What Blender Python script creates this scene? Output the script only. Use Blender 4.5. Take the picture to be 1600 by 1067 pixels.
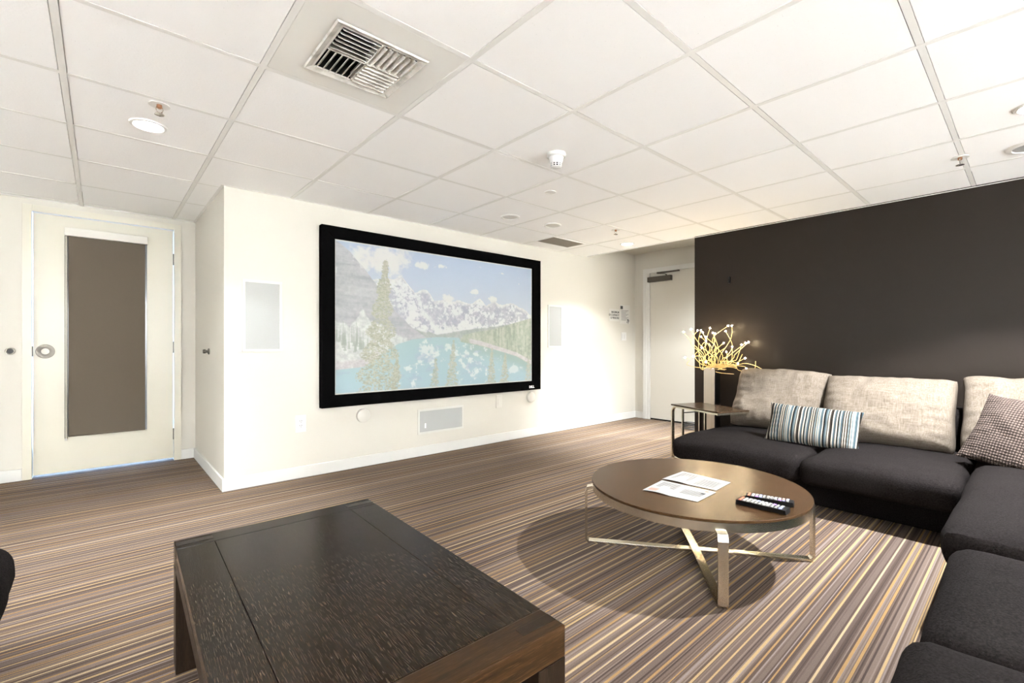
import bpy, bmesh, math, random
import numpy as np
from mathutils import Vector, Matrix, noise

for o in list(bpy.data.objects):
    bpy.data.objects.remove(o)
SC = bpy.context.scene
COL = SC.collection
R = math.radians
random.seed(7)

# ------------------------------------------------------------------ camera, world, exposure
F, YAW, CY, H = 723.76, R(41.58), 538.8, 1.051      # focal length (px of a 1600 wide frame), heading, horizon row, eye height
cam_d = bpy.data.cameras.new('camera')
cam_d.sensor_width = 36.0
cam_d.lens = F / 1600 * 36.0
cam_d.shift_y = (CY - 533.5) / 1600
cam_d.clip_start = 0.02
cam = bpy.data.objects.new('camera', cam_d)
cam.location = (0, 0, H)
cam.rotation_euler = (R(90), 0, -YAW)
COL.objects.link(cam)
SC.camera = cam

w = bpy.data.worlds.new('world')
w.use_nodes = True
w.node_tree.nodes['Background'].inputs[0].default_value = (0.35, 0.6, 1.0, 1)
w.node_tree.nodes['Background'].inputs[1].default_value = 6.0
SC.world = w
vs = SC.view_settings
vs.view_transform = 'Standard'
vs.look = 'None'
vs.gamma = 1.0
vs.use_curve_mapping = False
vs.exposure = 2.12

CEIL = 2.194
SPOT_W = 95.0
# lit downlights: x, y, power factor (the last ones are unseen, added as ambient fill out of frame)
LIT = [(0.185, 3.062, 0.20), (4.455, 3.056, 0.17), (3.346, -0.01, 2.6),
       (-1.36, 3.062, 0.2), (-0.6, 0.35, 0.02), (-1.8, 0.35, 0.4), (3.31, -1.55, 0.5)]
BEAM = [2.4, 5.0, 1.0, 0.8, 0.6, 0.8, 0.8]          # narrow beam of the same fittings
# unseen wall-wash spots added as fill behind the camera: x, y, tilt axis
WASH = [(-1.9 + 0.9 * k, -2.3, 'back') for k in range(8)] + [(-1.95, -0.6 + 1.5 * k, 'west') for k in range(4)]
FILL_WASH_W = 345.0
def lamp_spot(x, y, watts, size, blend, rot=(0, 0, 0), soft=0.035):
    ld = bpy.data.lights.new('downlight_and_fill_lamp', 'SPOT')
    ld.energy = watts
    ld.color = (0.905, 0.957, 1.0)
    ld.spot_size = R(size)
    ld.spot_blend = blend
    ld.shadow_soft_size = soft
    lo = bpy.data.objects.new('downlight_and_fill_lamp', ld)
    lo.location = (x, y, CEIL - 0.016)
    lo.rotation_euler = rot
    COL.objects.link(lo)
for (x, y, k), b in zip(LIT, BEAM):
    lamp_spot(x, y, SPOT_W * k, 112, 0.22)
    lamp_spot(x, y, SPOT_W * 0.5 * b, 74, 1.0)
for x, y, d in WASH:
    lamp_spot(x, y, FILL_WASH_W * (1.0 if d == 'back' else 0.2), 105, 0.6, (R(-42), 0, 0) if d == 'back' else (0, R(42), 0))

lamp_spot(5.3, 1.75, 130, 150, 0.8)                    # added fill spot in the alcove, unseen behind the charcoal wall

S_, C_ = math.sin(YAW), math.cos(YAW)
def ray(x, y):
    r = (x - 800) / F
    return Vector((r * C_ + S_, -r * S_ + C_, (CY - y) / F))
def atX(x, y, X0):
    d = ray(x, y); return d * (X0 / d.x) + Vector((0, 0, H))
def atY(x, y, Y0):
    d = ray(x, y); return d * (Y0 / d.y) + Vector((0, 0, H))

# ------------------------------------------------------------------ materials
MATS = {}
def srgb(c):
    c = [v / 255.0 for v in c]
    return tuple(v / 12.92 if v <= 0.04045 else ((v + 0.055) / 1.055) ** 2.4 for v in c)
def mat(name, col, rough=0.6, metal=0.0, spec=None):
    m = bpy.data.materials.new(name)
    m.use_nodes = True
    b = m.node_tree.nodes['Principled BSDF']
    b.inputs['Base Color'].default_value = (*col, 1)
    b.inputs['Roughness'].default_value = rough
    b.inputs['Metallic'].default_value = metal
    if spec is not None:
        b.inputs['Specular IOR Level'].default_value = spec
    MATS[name] = m
    return m
def nd(m, t, **kw):
    n = m.node_tree.nodes.new(t)
    for k, v in kw.items():
        if k.startswith('i_'):
            n.inputs[k[2:].replace('_', ' ')].default_value = v
        else:
            setattr(n, k, v)
    return n
def ln(m, a, b):
    m.node_tree.links.new(a, b)
def bsdf(m):
    return m.node_tree.nodes['Principled BSDF']
def ramp(m, stops, interp='LINEAR'):
    n = m.node_tree.nodes.new('ShaderNodeValToRGB')
    cr = n.color_ramp
    cr.interpolation = interp
    while len(cr.elements) < len(stops):
        cr.elements.new(0.5)
    for e, (p, c) in zip(cr.elements, stops):
        e.position = p
        e.color = (*c, 1) if len(c) == 3 else c
    return n
def bump(m, sock, strength, dist=0.01):
    b = nd(m, 'ShaderNodeBump')
    b.inputs['Strength'].default_value = strength
    b.inputs['Distance'].default_value = dist
    ln(m, sock, b.inputs['Height'])
    ln(m, b.outputs['Normal'], bsdf(m).inputs['Normal'])
def coords(m, scale=(1, 1, 1), kind='Object'):
    tc = nd(m, 'ShaderNodeTexCoord')
    mp = nd(m, 'ShaderNodeMapping')
    mp.inputs['Scale'].default_value = scale
    ln(m, tc.outputs[kind], mp.inputs['Vector'])
    return mp.outputs['Vector']
def noise_n(m, vec, scale, detail=2.0, rough=0.5):
    n = nd(m, 'ShaderNodeTexNoise')
    n.inputs['Scale'].default_value = scale
    n.inputs['Detail'].default_value = detail
    n.inputs['Roughness'].default_value = rough
    ln(m, vec, n.inputs['Vector'])
    return n.outputs['Fac']

def paint(name, col, rough=0.55, spec=0.35):
    m = mat(name, col, rough, 0, spec)
    v = coords(m)
    bump(m, noise_n(m, v, 220, 2), 0.05, 0.002)
    return m
paint('wall_paint', (0.47, 0.444, 0.386))
paint('bounce_white_paint', (0.86, 0.85, 0.83))  # brighter than the seen walls so the unseen ones bounce more light
paint('door_paint', (0.48, 0.45, 0.366), 0.35, 0.5)
paint('trim_paint', (0.53, 0.52, 0.49), 0.35, 0.5)
m = paint('charcoal_paint', (0.0125, 0.0092, 0.0070), 0.36, 0.10)
mat('plate_white', (0.54, 0.53, 0.51), 0.35)
mat('disc_white', (0.50, 0.475, 0.42), 0.4)
mat('trim_white', (0.72, 0.71, 0.68), 0.4)
mat('metal_white', (0.76, 0.745, 0.70), 0.4)
mat('tee_white', (0.78, 0.77, 0.74), 0.45)
mat('dark_gap', (0.012, 0.011, 0.010), 0.8)
mat('slot_dark', (0.012, 0.012, 0.012), 0.6)
mat('aged_metal', (0.075, 0.066, 0.052), 0.3, 0.7)
mat('notice_paper', (0.50, 0.485, 0.45), 0.7)
mat('black_velvet', (0.0012, 0.0012, 0.0012), 0.95, 0, 0.02)
mat('black_plastic', (0.0035, 0.0035, 0.0037), 0.4, 0, 0.15)
mat('bronze', (0.060, 0.050, 0.038), 0.45, 0.3)
mat('bezel_white', (0.485, 0.47, 0.43), 0.45)
mat('chrome', (0.75, 0.73, 0.70), 0.18, 1.0)
mat('hinge_metal', (0.075, 0.066, 0.054), 0.35, 0.7)
mat('copper', (0.45, 0.24, 0.14), 0.3, 1.0)
mat('shade_fabric', (0.066, 0.050, 0.032), 0.85)
mat('cassette_white', (0.50, 0.475, 0.425), 0.4)
mat('paper_white', (0.85, 0.84, 0.82), 0.6)
mat('ink', (0.03, 0.03, 0.03), 0.7)
mat('ink_grey', (0.07, 0.07, 0.075), 0.7)
mat('ink_red', (0.32, 0.16, 0.12), 0.7)
mat('button_white', (0.24, 0.235, 0.22), 0.4)
mat('button_blue', (0.25, 0.28, 0.5), 0.4)
mat('button_red', (0.45, 0.12, 0.07), 0.4)
mat('button_violet', (0.35, 0.16, 0.6), 0.4)
mat('glass_pane', (0.3, 0.33, 0.36), 0.05)
mat('cord_black', (0.01, 0.01, 0.01), 0.5)

def brushed(name, col, rough=0.28):
    m = mat(name, col, rough, 1.0)
    v = coords(m, (60, 60, 1.5))
    n = noise_n(m, v, 1.0, 2)
    rr = ramp(m, [(0.3, tuple(c * 0.93 for c in col)), (0.7, col)]); ln(m, n, rr.inputs[0]); ln(m, rr.outputs[0], bsdf(m).inputs['Base Color'])
    return m
brushed('brushed_nickel', (0.72, 0.66, 0.55), 0.25)
brushed('lamp_column_steel', (0.62, 0.55, 0.45), 0.33)

# ceiling tile: pale mineral fibre with pinholes
m = mat('ceiling_tile', (0.92, 0.915, 0.90), 0.9, 0, 0.1)
v = coords(m)
vo = nd(m, 'ShaderNodeTexVoronoi'); vo.inputs['Scale'].default_value = 115
ln(m, v, vo.inputs['Vector'])
nn = noise_n(m, v, 60, 3)
mx = nd(m, 'ShaderNodeMath', operation='MULTIPLY_ADD')
ln(m, nn, mx.inputs[0]); mx.inputs[1].default_value = 0.5; ln(m, vo.outputs['Distance'], mx.inputs[2])
rp = ramp(m, [(0.22, (0.50, 0.49, 0.47)), (0.32, (0.93, 0.925, 0.915))])
ln(m, mx.outputs[0], rp.inputs[0]); ln(m, rp.outputs[0], bsdf(m).inputs['Base Color'])
bump(m, mx.outputs[0], 0.12, 0.002)

# carpet: loop pile rows running along x, grey brown with gold threads
m = mat('carpet', (0.2, 0.15, 0.12), 0.95, 0, 0.15)
v = coords(m)
sp = nd(m, 'ShaderNodeSeparateXYZ'); ln(m, v, sp.inputs[0])
def row_noise(k, detail=0.0, off=0.0):
    a = nd(m, 'ShaderNodeMath', operation='MULTIPLY_ADD')
    ln(m, sp.outputs['Y'], a.inputs[0]); a.inputs[1].default_value = k; a.inputs[2].default_value = off
    n = nd(m, 'ShaderNodeTexNoise', noise_dimensions='1D')
    n.inputs['Scale'].default_value = 1.0; n.inputs['Detail'].default_value = detail
    ln(m, a.outputs[0], n.inputs['W'])
    return n.outputs['Fac']
def row_pick(pitch, off):
    a = nd(m, 'ShaderNodeMath', operation='MULTIPLY_ADD')
    ln(m, sp.outputs['Y'], a.inputs[0]); a.inputs[1].default_value = 1 / pitch; a.inputs[2].default_value = off
    b = nd(m, 'ShaderNodeMath', operation='FLOOR'); ln(m, a.outputs[0], b.inputs[0])
    n = nd(m, 'ShaderNodeTexWhiteNoise', noise_dimensions='1D'); ln(m, b.outputs[0], n.inputs['W'])
    return n.outputs['Value']
def yarn_lines(cell, off, w0, w1):
    """one line per cell of the width axis, at a random place in the cell and of random width"""
    def mth(op, a, b=None, c=None):
        n = nd(m, 'ShaderNodeMath', operation=op)
        for k, v_ in enumerate((a, b, c)):
            if v_ is None: continue
            if isinstance(v_, (int, float)): n.inputs[k].default_value = v_
            else: ln(m, v_, n.inputs[k])
        return n.outputs[0]
    t = mth('MULTIPLY_ADD', sp.outputs['Y'], 1 / cell, off)
    i = mth('FLOOR', t); f = mth('FRACT', t)
    def rnd_(o):
        n = nd(m, 'ShaderNodeTexWhiteNoise', noise_dimensions='1D'); ln(m, mth('ADD', i, o), n.inputs['W']); return n.outputs['Value']
    c_ = mth('MULTIPLY_ADD', rnd_(13.0), 0.6, 0.2)
    hw_ = mth('MULTIPLY_ADD', rnd_(511.0), w1 - w0, w0)
    d_ = mth('ABSOLUTE', mth('SUBTRACT', f, c_))
    return mth('LESS_THAN', d_, hw_), rnd_(77.0)
base = ramp(m, [(0.0, (0.060, 0.040, 0.030)), (0.25, (0.083, 0.058, 0.046)), (0.6, (0.099, 0.072, 0.058)), (0.85, (0.124, 0.094, 0.078))], 'CONSTANT')
ln(m, row_pick(0.0042, 311.3), base.inputs[0])
br = ramp(m, [(0.38, (0.88, 0.87, 0.88)), (0.62, (1.10, 1.09, 1.07))])
ln(m, row_noise(5.0, 1.0, 41.0), br.inputs[0])
bm_ = nd(m, 'ShaderNodeMix', data_type='RGBA', blend_type='MULTIPLY'); bm_.inputs[0].default_value = 1.0
ln(m, base.outputs[0], bm_.inputs[6]); ln(m, br.outputs[0], bm_.inputs[7])
cur = bm_.outputs[2]
for (cell, off, w0, w1, stops) in [
        (0.029, 40.3, 0.05, 0.11, [(0.0, (0.042, 0.028, 0.022)), (0.4, (0.155, 0.125, 0.112)), (0.75, (0.175, 0.115, 0.055))]),
        (0.043, 91.7, 0.045, 0.115, [(0.0, (0.215, 0.130, 0.052)), (0.35, (0.27, 0.185, 0.090)), (0.75, (0.30, 0.225, 0.130))])]:
    msk, pick = yarn_lines(cell, off, w0, w1)
    gc = ramp(m, stops, 'CONSTANT'); ln(m, pick, gc.inputs[0])
    mixc = nd(m, 'ShaderNodeMix', data_type='RGBA'); ln(m, msk, mixc.inputs[0]); ln(m, cur, mixc.inputs[6]); ln(m, gc.outputs[0], mixc.inputs[7])
    cur = mixc.outputs[2]
tuft = noise_n(m, coords(m, (1, 1.8, 1)), 330, 2, 0.7)
tr = ramp(m, [(0.3, (0.62, 0.62, 0.62)), (0.7, (1.25, 1.25, 1.25))]); ln(m, tuft, tr.inputs[0])
mul = nd(m, 'ShaderNodeMix', data_type='RGBA', blend_type='MULTIPLY'); mul.inputs[0].default_value = 1.0
ln(m, mixc.outputs[2], mul.inputs[6]); ln(m, tr.outputs[0], mul.inputs[7])
ln(m, mul.outputs[2], bsdf(m).inputs['Base Color'])
bump(m, tuft, 0.5, 0.004)

# wenge with cerused pores (grain along local y)
def wood(name, c0, c1, pore, rough, axis='Y', pore_amt=0.6):
    m = mat(name, c0, rough, 0, 0.13)
    sc = {'Y': (1, 0.035, 1), 'X': (0.035, 1, 1), 'Z': (1, 1, 0.035)}[axis]
    v = coords(m, sc)
    g = noise_n(m, v, 60, 4, 0.6)
    r1 = ramp(m, [(0.3, c0), (0.7, c1)]); ln(m, g, r1.inputs[0])
    sc2 = {'Y': (1, 0.045, 1), 'X': (0.045, 1, 1), 'Z': (1, 1, 0.045)}[axis]
    p = noise_n(m, coords(m, sc2), 620, 1, 0.4)
    r2 = ramp(m, [(0.58, (0, 0, 0)), (0.65, (pore_amt,) * 3)]); ln(m, p, r2.inputs[0])
    mx = nd(m, 'ShaderNodeMix', data_type='RGBA'); ln(m, r2.outputs[0], mx.inputs[0])
    ln(m, r1.outputs[0], mx.inputs[6]); mx.inputs[7].default_value = (*pore, 1)
    ln(m, mx.outputs[2], bsdf(m).inputs['Base Color'])
    bump(m, p, 0.08, 0.001)
    return m
wood('wenge_top', (0.0062, 0.0034, 0.0017), (0.012, 0.0066, 0.0034), (0.054, 0.038, 0.025), 0.22)
wood('wenge_end', (0.006, 0.003, 0.0015), (0.012, 0.006, 0.003), (0.02, 0.012, 0.007), 0.27, 'X', 0.3)
wood('wenge_side', (0.006, 0.003, 0.0015), (0.034, 0.016, 0.006), (0.06, 0.032, 0.014), 0.30, 'X', 0.5)
wood('wenge_leg', (0.006, 0.0034, 0.002), (0.014, 0.008, 0.0045), (0.03, 0.02, 0.013), 0.35, 'Z', 0.4)
wood('round_wood', (0.022, 0.0105, 0.0045), (0.036, 0.018, 0.008), (0.085, 0.048, 0.02), 0.27, 'Y', 0.5)
wood('side_wood', (0.022, 0.012, 0.007), (0.036, 0.021, 0.012), (0.06, 0.04, 0.02), 0.22, 'Y', 0.4)

def fabric(name, c0, c1, scale, bumpk, lint=0.0, rough=0.95):
    m = mat(name, c0, rough, 0, 0.02)
    v = coords(m)
    n = noise_n(m, v, scale, 3, 0.7)
    r = ramp(m, [(0.35, c0), (0.68, c1)]); ln(m, n, r.inputs[0])
    out = r.outputs[0]
    if lint:
        vo = nd(m, 'ShaderNodeTexVoronoi'); vo.inputs['Scale'].default_value = 55; ln(m, v, vo.inputs['Vector'])
        lr = ramp(m, [(0.0, (lint,) * 3), (0.10, (0, 0, 0))]); ln(m, vo.outputs['Distance'], lr.inputs[0])
        ad = nd(m, 'ShaderNodeMix', data_type='RGBA', blend_type='ADD'); ad.inputs[0].default_value = 1
        ln(m, out, ad.inputs[6]); ln(m, lr.outputs[0], ad.inputs[7]); out = ad.outputs[2]
    ln(m, out, bsdf(m).inputs['Base Color'])
    bump(m, n, bumpk, 0.003)
    return m
fabric('charcoal_fabric', (0.0040, 0.0031, 0.0029), (0.0150, 0.0124, 0.0118), 150, 0.7, 0.03)

m = mat('cream_linen', (0.62, 0.52, 0.41), 0.9, 0, 0.1)
n1 = noise_n(m, coords(m, (1, 1, 0.05)), 210, 2, 0.6)
n2 = noise_n(m, coords(m, (0.05, 1, 1)), 210, 2, 0.6)
ad = nd(m, 'ShaderNodeMath', operation='ADD'); ln(m, n1, ad.inputs[0]); ln(m, n2, ad.inputs[1])
r = ramp(m, [(0.40, (0.090, 0.070, 0.051)), (0.60, (0.142, 0.117, 0.094))])
hf = nd(m, 'ShaderNodeMath', operation='MULTIPLY'); ln(m, ad.outputs[0], hf.inputs[0]); hf.inputs[1].default_value = 0.5
ln(m, hf.outputs[0], r.inputs[0]); ln(m, r.outputs[0], bsdf(m).inputs['Base Color'])
bump(m, ad.outputs[0], 0.25, 0.003)

m = mat('striped_cotton', (0.5, 0.5, 0.5), 0.9, 0, 0.1)
sx = nd(m, 'ShaderNodeSeparateXYZ'); ln(m, coords(m), sx.inputs[0])
fr = nd(m, 'ShaderNodeMath', operation='MULTIPLY'); ln(m, sx.outputs['X'], fr.inputs[0]); fr.inputs[1].default_value = 1 / 0.19
fr2 = nd(m, 'ShaderNodeMath', operation='FRACT'); ln(m, fr.outputs[0], fr2.inputs[0])
WH, BK, BR, TE, LG = (0.21, 0.185, 0.15), (0.005, 0.004, 0.0035), (0.020, 0.015, 0.012), (0.028, 0.044, 0.052), (0.085, 0.10, 0.10)
seq = [WH, BR, WH, BR, LG, BK, WH, LG, WH, LG, TE, WH, BK, TE, LG, BR, WH, BR, BK, WH, TE, BR, WH, BK, LG, WH, TE, BR]
stops = []
pp = 0.0
rnd = random.Random(3)
wd = [rnd.uniform(0.6, 1.5) for _ in seq]
for c, a in zip(seq, wd):
    stops.append((pp / sum(wd), c)); pp += a
r = ramp(m, stops, 'CONSTANT'); ln(m, fr2.outputs[0], r.inputs[0])
ln(m, r.outputs[0], bsdf(m).inputs['Base Color'])
bump(m, noise_n(m, coords(m), 500, 2), 0.2, 0.002)

m = mat('waffle_fabric', (0.25, 0.18, 0.15), 0.95, 0, 0.1)
sx = nd(m, 'ShaderNodeSeparateXYZ'); ln(m, coords(m), sx.inputs[0])
def sinw(sock, per):
    a = nd(m, 'ShaderNodeMath', operation='MULTIPLY'); ln(m, sock, a.inputs[0]); a.inputs[1].default_value = math.pi / per
    b = nd(m, 'ShaderNodeMath', operation='SINE'); ln(m, a.outputs[0], b.inputs[0])
    c = nd(m, 'ShaderNodeMath', operation='ABSOLUTE'); ln(m, b.outputs[0], c.inputs[0])
    return c.outputs[0]
wv = nd(m, 'ShaderNodeMath', operation='MULTIPLY')
ln(m, sinw(sx.outputs['X'], 0.0125), wv.inputs[0]); ln(m, sinw(sx.outputs['Z'], 0.0145), wv.inputs[1])
r = ramp(m, [(0.05, (0.016, 0.011, 0.009)), (0.6, (0.085, 0.063, 0.053))]); ln(m, wv.outputs[0], r.inputs[0])
ln(m, r.outputs[0], bsdf(m).inputs['Base Color'])
bump(m, wv.outputs[0], 0.7, 0.006)

# perforated grilles
def grille(name, c0, c1, scale=320):
    m = mat(name, c1, 0.6)
    sx = nd(m, 'ShaderNodeSeparateXYZ'); ln(m, coords(m), sx.inputs[0])
    vo = nd(m, 'ShaderNodeTexVoronoi'); vo.inputs['Scale'].default_value = scale; vo.inputs['Randomness'].default_value = 0.1
    ln(m, coords(m), vo.inputs['Vector'])
    r = ramp(m, [(0.22, c0), (0.40, c1)]); ln(m, vo.outputs['Distance'], r.inputs[0])
    ln(m, r.outputs[0], bsdf(m).inputs['Base Color'])
    return m
grille('speaker_cloth', (0.20, 0.20, 0.19), (0.29, 0.29, 0.275))
grille('return_mesh', (0.10, 0.085, 0.068), (0.17, 0.145, 0.115), 90)
m = mat('diffuser_metal', (0.74, 0.71, 0.63), 0.45)
n = noise_n(m, coords(m), 14, 3, 0.6)
r = ramp(m, [(0.30, (0.30, 0.28, 0.24)), (0.55, (0.60, 0.58, 0.53))]); ln(m, n, r.inputs[0]); ln(m, r.outputs[0], bsdf(m).inputs['Base Color'])

def emit(name, col, strength, base=(0.8, 0.8, 0.8)):
    m = mat(name, base, 0.4)
    bsdf(m).inputs['Emission Color'].default_value = (*col, 1)
    bsdf(m).inputs['Emission Strength'].default_value = strength
    return m
emit('downlight_lens', (1.0, 0.94, 0.85), 14.0)
emit('led_bulb', (1.0, 0.80, 0.50), 120.0)
m = mat('branch_tube', (0.55, 0.40, 0.16), 0.4)
mat('lens_off', (0.62, 0.60, 0.55), 0.35)

# ------------------------------------------------------------------ mesh helpers
class MB:
    def __init__(s):
        s.v, s.f = [], []
    def poly(s, vs, fs):
        b = len(s.v); s.v += [tuple(p) for p in vs]; s.f += [tuple(b + i for i in f) for f in fs]; return s
    def box(s, x0, x1, y0, y1, z0, z1):
        v = [(x, y, z) for z in (z0, z1) for y in (y0, y1) for x in (x0, x1)]
        return s.poly(v, [(0, 2, 3, 1), (4, 5, 7, 6), (0, 1, 5, 4), (2, 6, 7, 3), (0, 4, 6, 2), (1, 3, 7, 5)])
    def prism(s, pts, z0, z1):
        n = len(pts)
        v = [(x, y, z0) for x, y in pts] + [(x, y, z1) for x, y in pts]
        return s.poly(v, [tuple(range(n))[::-1], tuple(range(n, 2 * n))] + [(i, (i + 1) % n, n + (i + 1) % n, n + i) for i in range(n)])
    def lathe(s, prof, n=32, M=None):
        M = M or Matrix()
        vs, fs = [], []
        k = len(prof)
        for i in range(n):
            a = 2 * math.pi * i / n
            for r_, z in prof:
                vs.append(M @ Vector((r_ * math.cos(a), r_ * math.sin(a), z)))
        for i in range(n):
            for j in range(k - 1):
                a, b = i * k + j, ((i + 1) % n) * k + j
                fs.append((a, b, b + 1, a + 1))
        if prof[0][0] > 1e-6: fs.append(tuple(i * k for i in range(n))[::-1])
        if prof[-1][0] > 1e-6: fs.append(tuple(i * k + k - 1 for i in range(n)))
        return s.poly(vs, fs)
    def ring(s, r0, r1, z0, z1, n=40, M=None):
        M = M or Matrix()
        prof = [(r0, z0), (r1, z0), (r1, z1), (r0, z1)]
        vs = [M @ Vector((r_ * math.cos(2 * math.pi * i / n), r_ * math.sin(2 * math.pi * i / n), z)) for i in range(n) for r_, z in prof]
        fs = [(i * 4 + j, ((i + 1) % n) * 4 + j, ((i + 1) % n) * 4 + (j + 1) % 4, i * 4 + (j + 1) % 4) for i in range(n) for j in range(4)]
        return s.poly(vs, fs)
    def sweep(s, pts, shape, up=None):
        # sweep a closed 2-D section along a polyline; up fixes the section's second axis
        pts = [Vector(p) for p in pts]; n = len(shape); b0 = []
        for i, p in enumerate(pts):
            t0 = (pts[i] - pts[i - 1]).normalized() if i else None
            t1 = (pts[i + 1] - pts[i]).normalized() if i < len(pts) - 1 else None
            t = (t0 + t1).normalized() if t0 and t1 else (t0 or t1)
            k = 1.0 / max(0.35, t.dot(t1 or t0))
            u = Vector(up) if up is not None else (Vector((0, 0, 1)) if abs(t.z) < 0.9 else Vector((1, 0, 0)))
            if up is not None:
                a = u.normalized(); c = t.cross(a).normalized()
            else:
                c = t.cross(u).normalized(); a = c.cross(t).normalized()
            for x, y in shape:
                b0.append(p + c * (x * (k if up is not None else 1)) + a * y)
        fs = [(i * n + j, i * n + (j + 1) % n, (i + 1) * n + (j + 1) % n, (i + 1) * n + j) for i in range(len(pts) - 1) for j in range(n)]
        fs += [tuple(range(n))[::-1], tuple(range((len(pts) - 1) * n, len(pts) * n))]
        return s.poly(b0, fs)
    def tube(s, pts, r, n=8):
        return s.sweep(pts, [(r * math.cos(2 * math.pi * i / n), r * math.sin(2 * math.pi * i / n)) for i in range(n)])
    def mesh(s, name, matl, smooth=False, bevel=0.0, auto=None):
        me = bpy.data.meshes.new(name)
        me.from_pydata(s.v, [], s.f)
        bm = bmesh.new(); bm.from_mesh(me)
        bmesh.ops.recalc_face_normals(bm, faces=bm.faces)
        if bevel:
            bmesh.ops.bevel(bm, geom=[e for e in bm.edges if len(e.link_faces) == 2 and e.calc_face_angle(0) > 0.5], offset=bevel, segments=2, profile=0.6, affect='EDGES', clamp_overlap=True)
        bm.to_mesh(me); bm.free()
        if smooth:
            for p in me.polygons: p.use_smooth = True
            me.set_sharp_from_angle(angle=R(35))
        me.materials.append(MATS[matl])
        return me
    def build(s, name, matl, parent=None, smooth=False, bevel=0.0, loc=None, rot=None):
        return link(name, s.mesh(name, matl, smooth, bevel), parent, loc, rot)
def link(name, data, parent=None, loc=None, rot=None):
    o = bpy.data.objects.new(name, data); COL.objects.link(o)
    if parent is not None: o.parent = parent
    if loc is not None: o.location = loc
    if rot is not None: o.rotation_euler = rot
    return o
def tag(o, label, cat=None, group=None, kind=None):
    if label: o['label'] = label
    if cat: o['category'] = cat
    if group: o['group'] = group
    if kind: o['kind'] = kind
    return o
def thing(name, label, cat, loc=(0, 0, 0), rot=(0, 0, 0), group=None):
    o = link(name, None, None, loc, rot)
    o.empty_display_size = 0.05
    return tag(o, label, cat, group)
def struct(o, label=None):
    o['kind'] = 'structure'
    if label: o['label'] = label
    return o
def B(x0, x1, y0, y1, z0, z1):
    return MB().box(x0, x1, y0, y1, z0, z1)
def letters(name, body, size, matl, parent, loc, rot, align='CENTER', extrude=0.0004, bold=0.0, spacing=1.0):
    cu = bpy.data.curves.new(name, 'FONT')
    cu.body = body; cu.size = size; cu.align_x = align; cu.align_y = 'CENTER'; cu.extrude = extrude; cu.offset = bold
    cu.resolution_u = 2; cu.space_line = spacing
    t = bpy.data.objects.new(name, cu); COL.objects.link(t)
    dg = bpy.context.evaluated_depsgraph_get()
    me = bpy.data.meshes.new_from_object(t.evaluated_get(dg))
    bpy.data.objects.remove(t); bpy.data.curves.remove(cu)
    me.materials.clear(); me.materials.append(MATS[matl])
    return link(name, me, parent, loc, rot)

def soft_box(hx, hy, hz, r, crown=0.0, wr=0.004, n=(26, 22, 8), seed=0, sag=0.0):
    """rounded upholstery block with crowned top and slight unevenness"""
    mb = MB()
    idx = {}
    faces = []
    nx, ny, nz = n
    def vid(i, j, k):
        key = (i, j, k)
        if key not in idx:
            p = Vector((hx * (2 * i / nx - 1), hy * (2 * j / ny - 1), hz * (2 * k / nz - 1)))
            inn = Vector((max(-hx + r, min(hx - r, p.x)), max(-hy + r, min(hy - r, p.y)), max(-hz + r, min(hz - r, p.z))))
            d = p - inn
            if d.length > 1e-9: p = inn + d.normalized() * r
            u, v = p.x / hx, p.y / hy
            if p.z > 0:
                p.z += (p.z / hz) * crown * (1 - u ** 4) * (1 - v ** 4)
            q = Vector((p.x * 3 + seed * 7.3, p.y * 3, p.z * 3))
            p += Vector((noise.noise(q), noise.noise(q + Vector((31, 0, 0))), noise.noise(q + Vector((0, 57, 0))))) * wr
            q = q * 3.1
            p += Vector((noise.noise(q), noise.noise(q + Vector((31, 0, 0))), noise.noise(q + Vector((0, 57, 0))))) * wr * 0.4
            idx[key] = len(mb.v); mb.v.append(tuple(p))
        return idx[key]
    for i in range(nx):
        for j in range(ny):
            for k in (0, nz):
                faces.append((vid(i, j, k), vid(i + 1, j, k), vid(i + 1, j + 1, k), vid(i, j + 1, k)))
    for i in range(nx):
        for k in range(nz):
            for j in (0, ny):
                faces.append((vid(i, j, k), vid(i + 1, j, k), vid(i + 1, j, k + 1), vid(i, j, k + 1)))
    for j in range(ny):
        for k in range(nz):
            for i in (0, nx):
                faces.append((vid(i, j, k), vid(i, j + 1, k), vid(i, j + 1, k + 1), vid(i, j, k + 1)))
    mb.f = faces
    return mb
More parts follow.
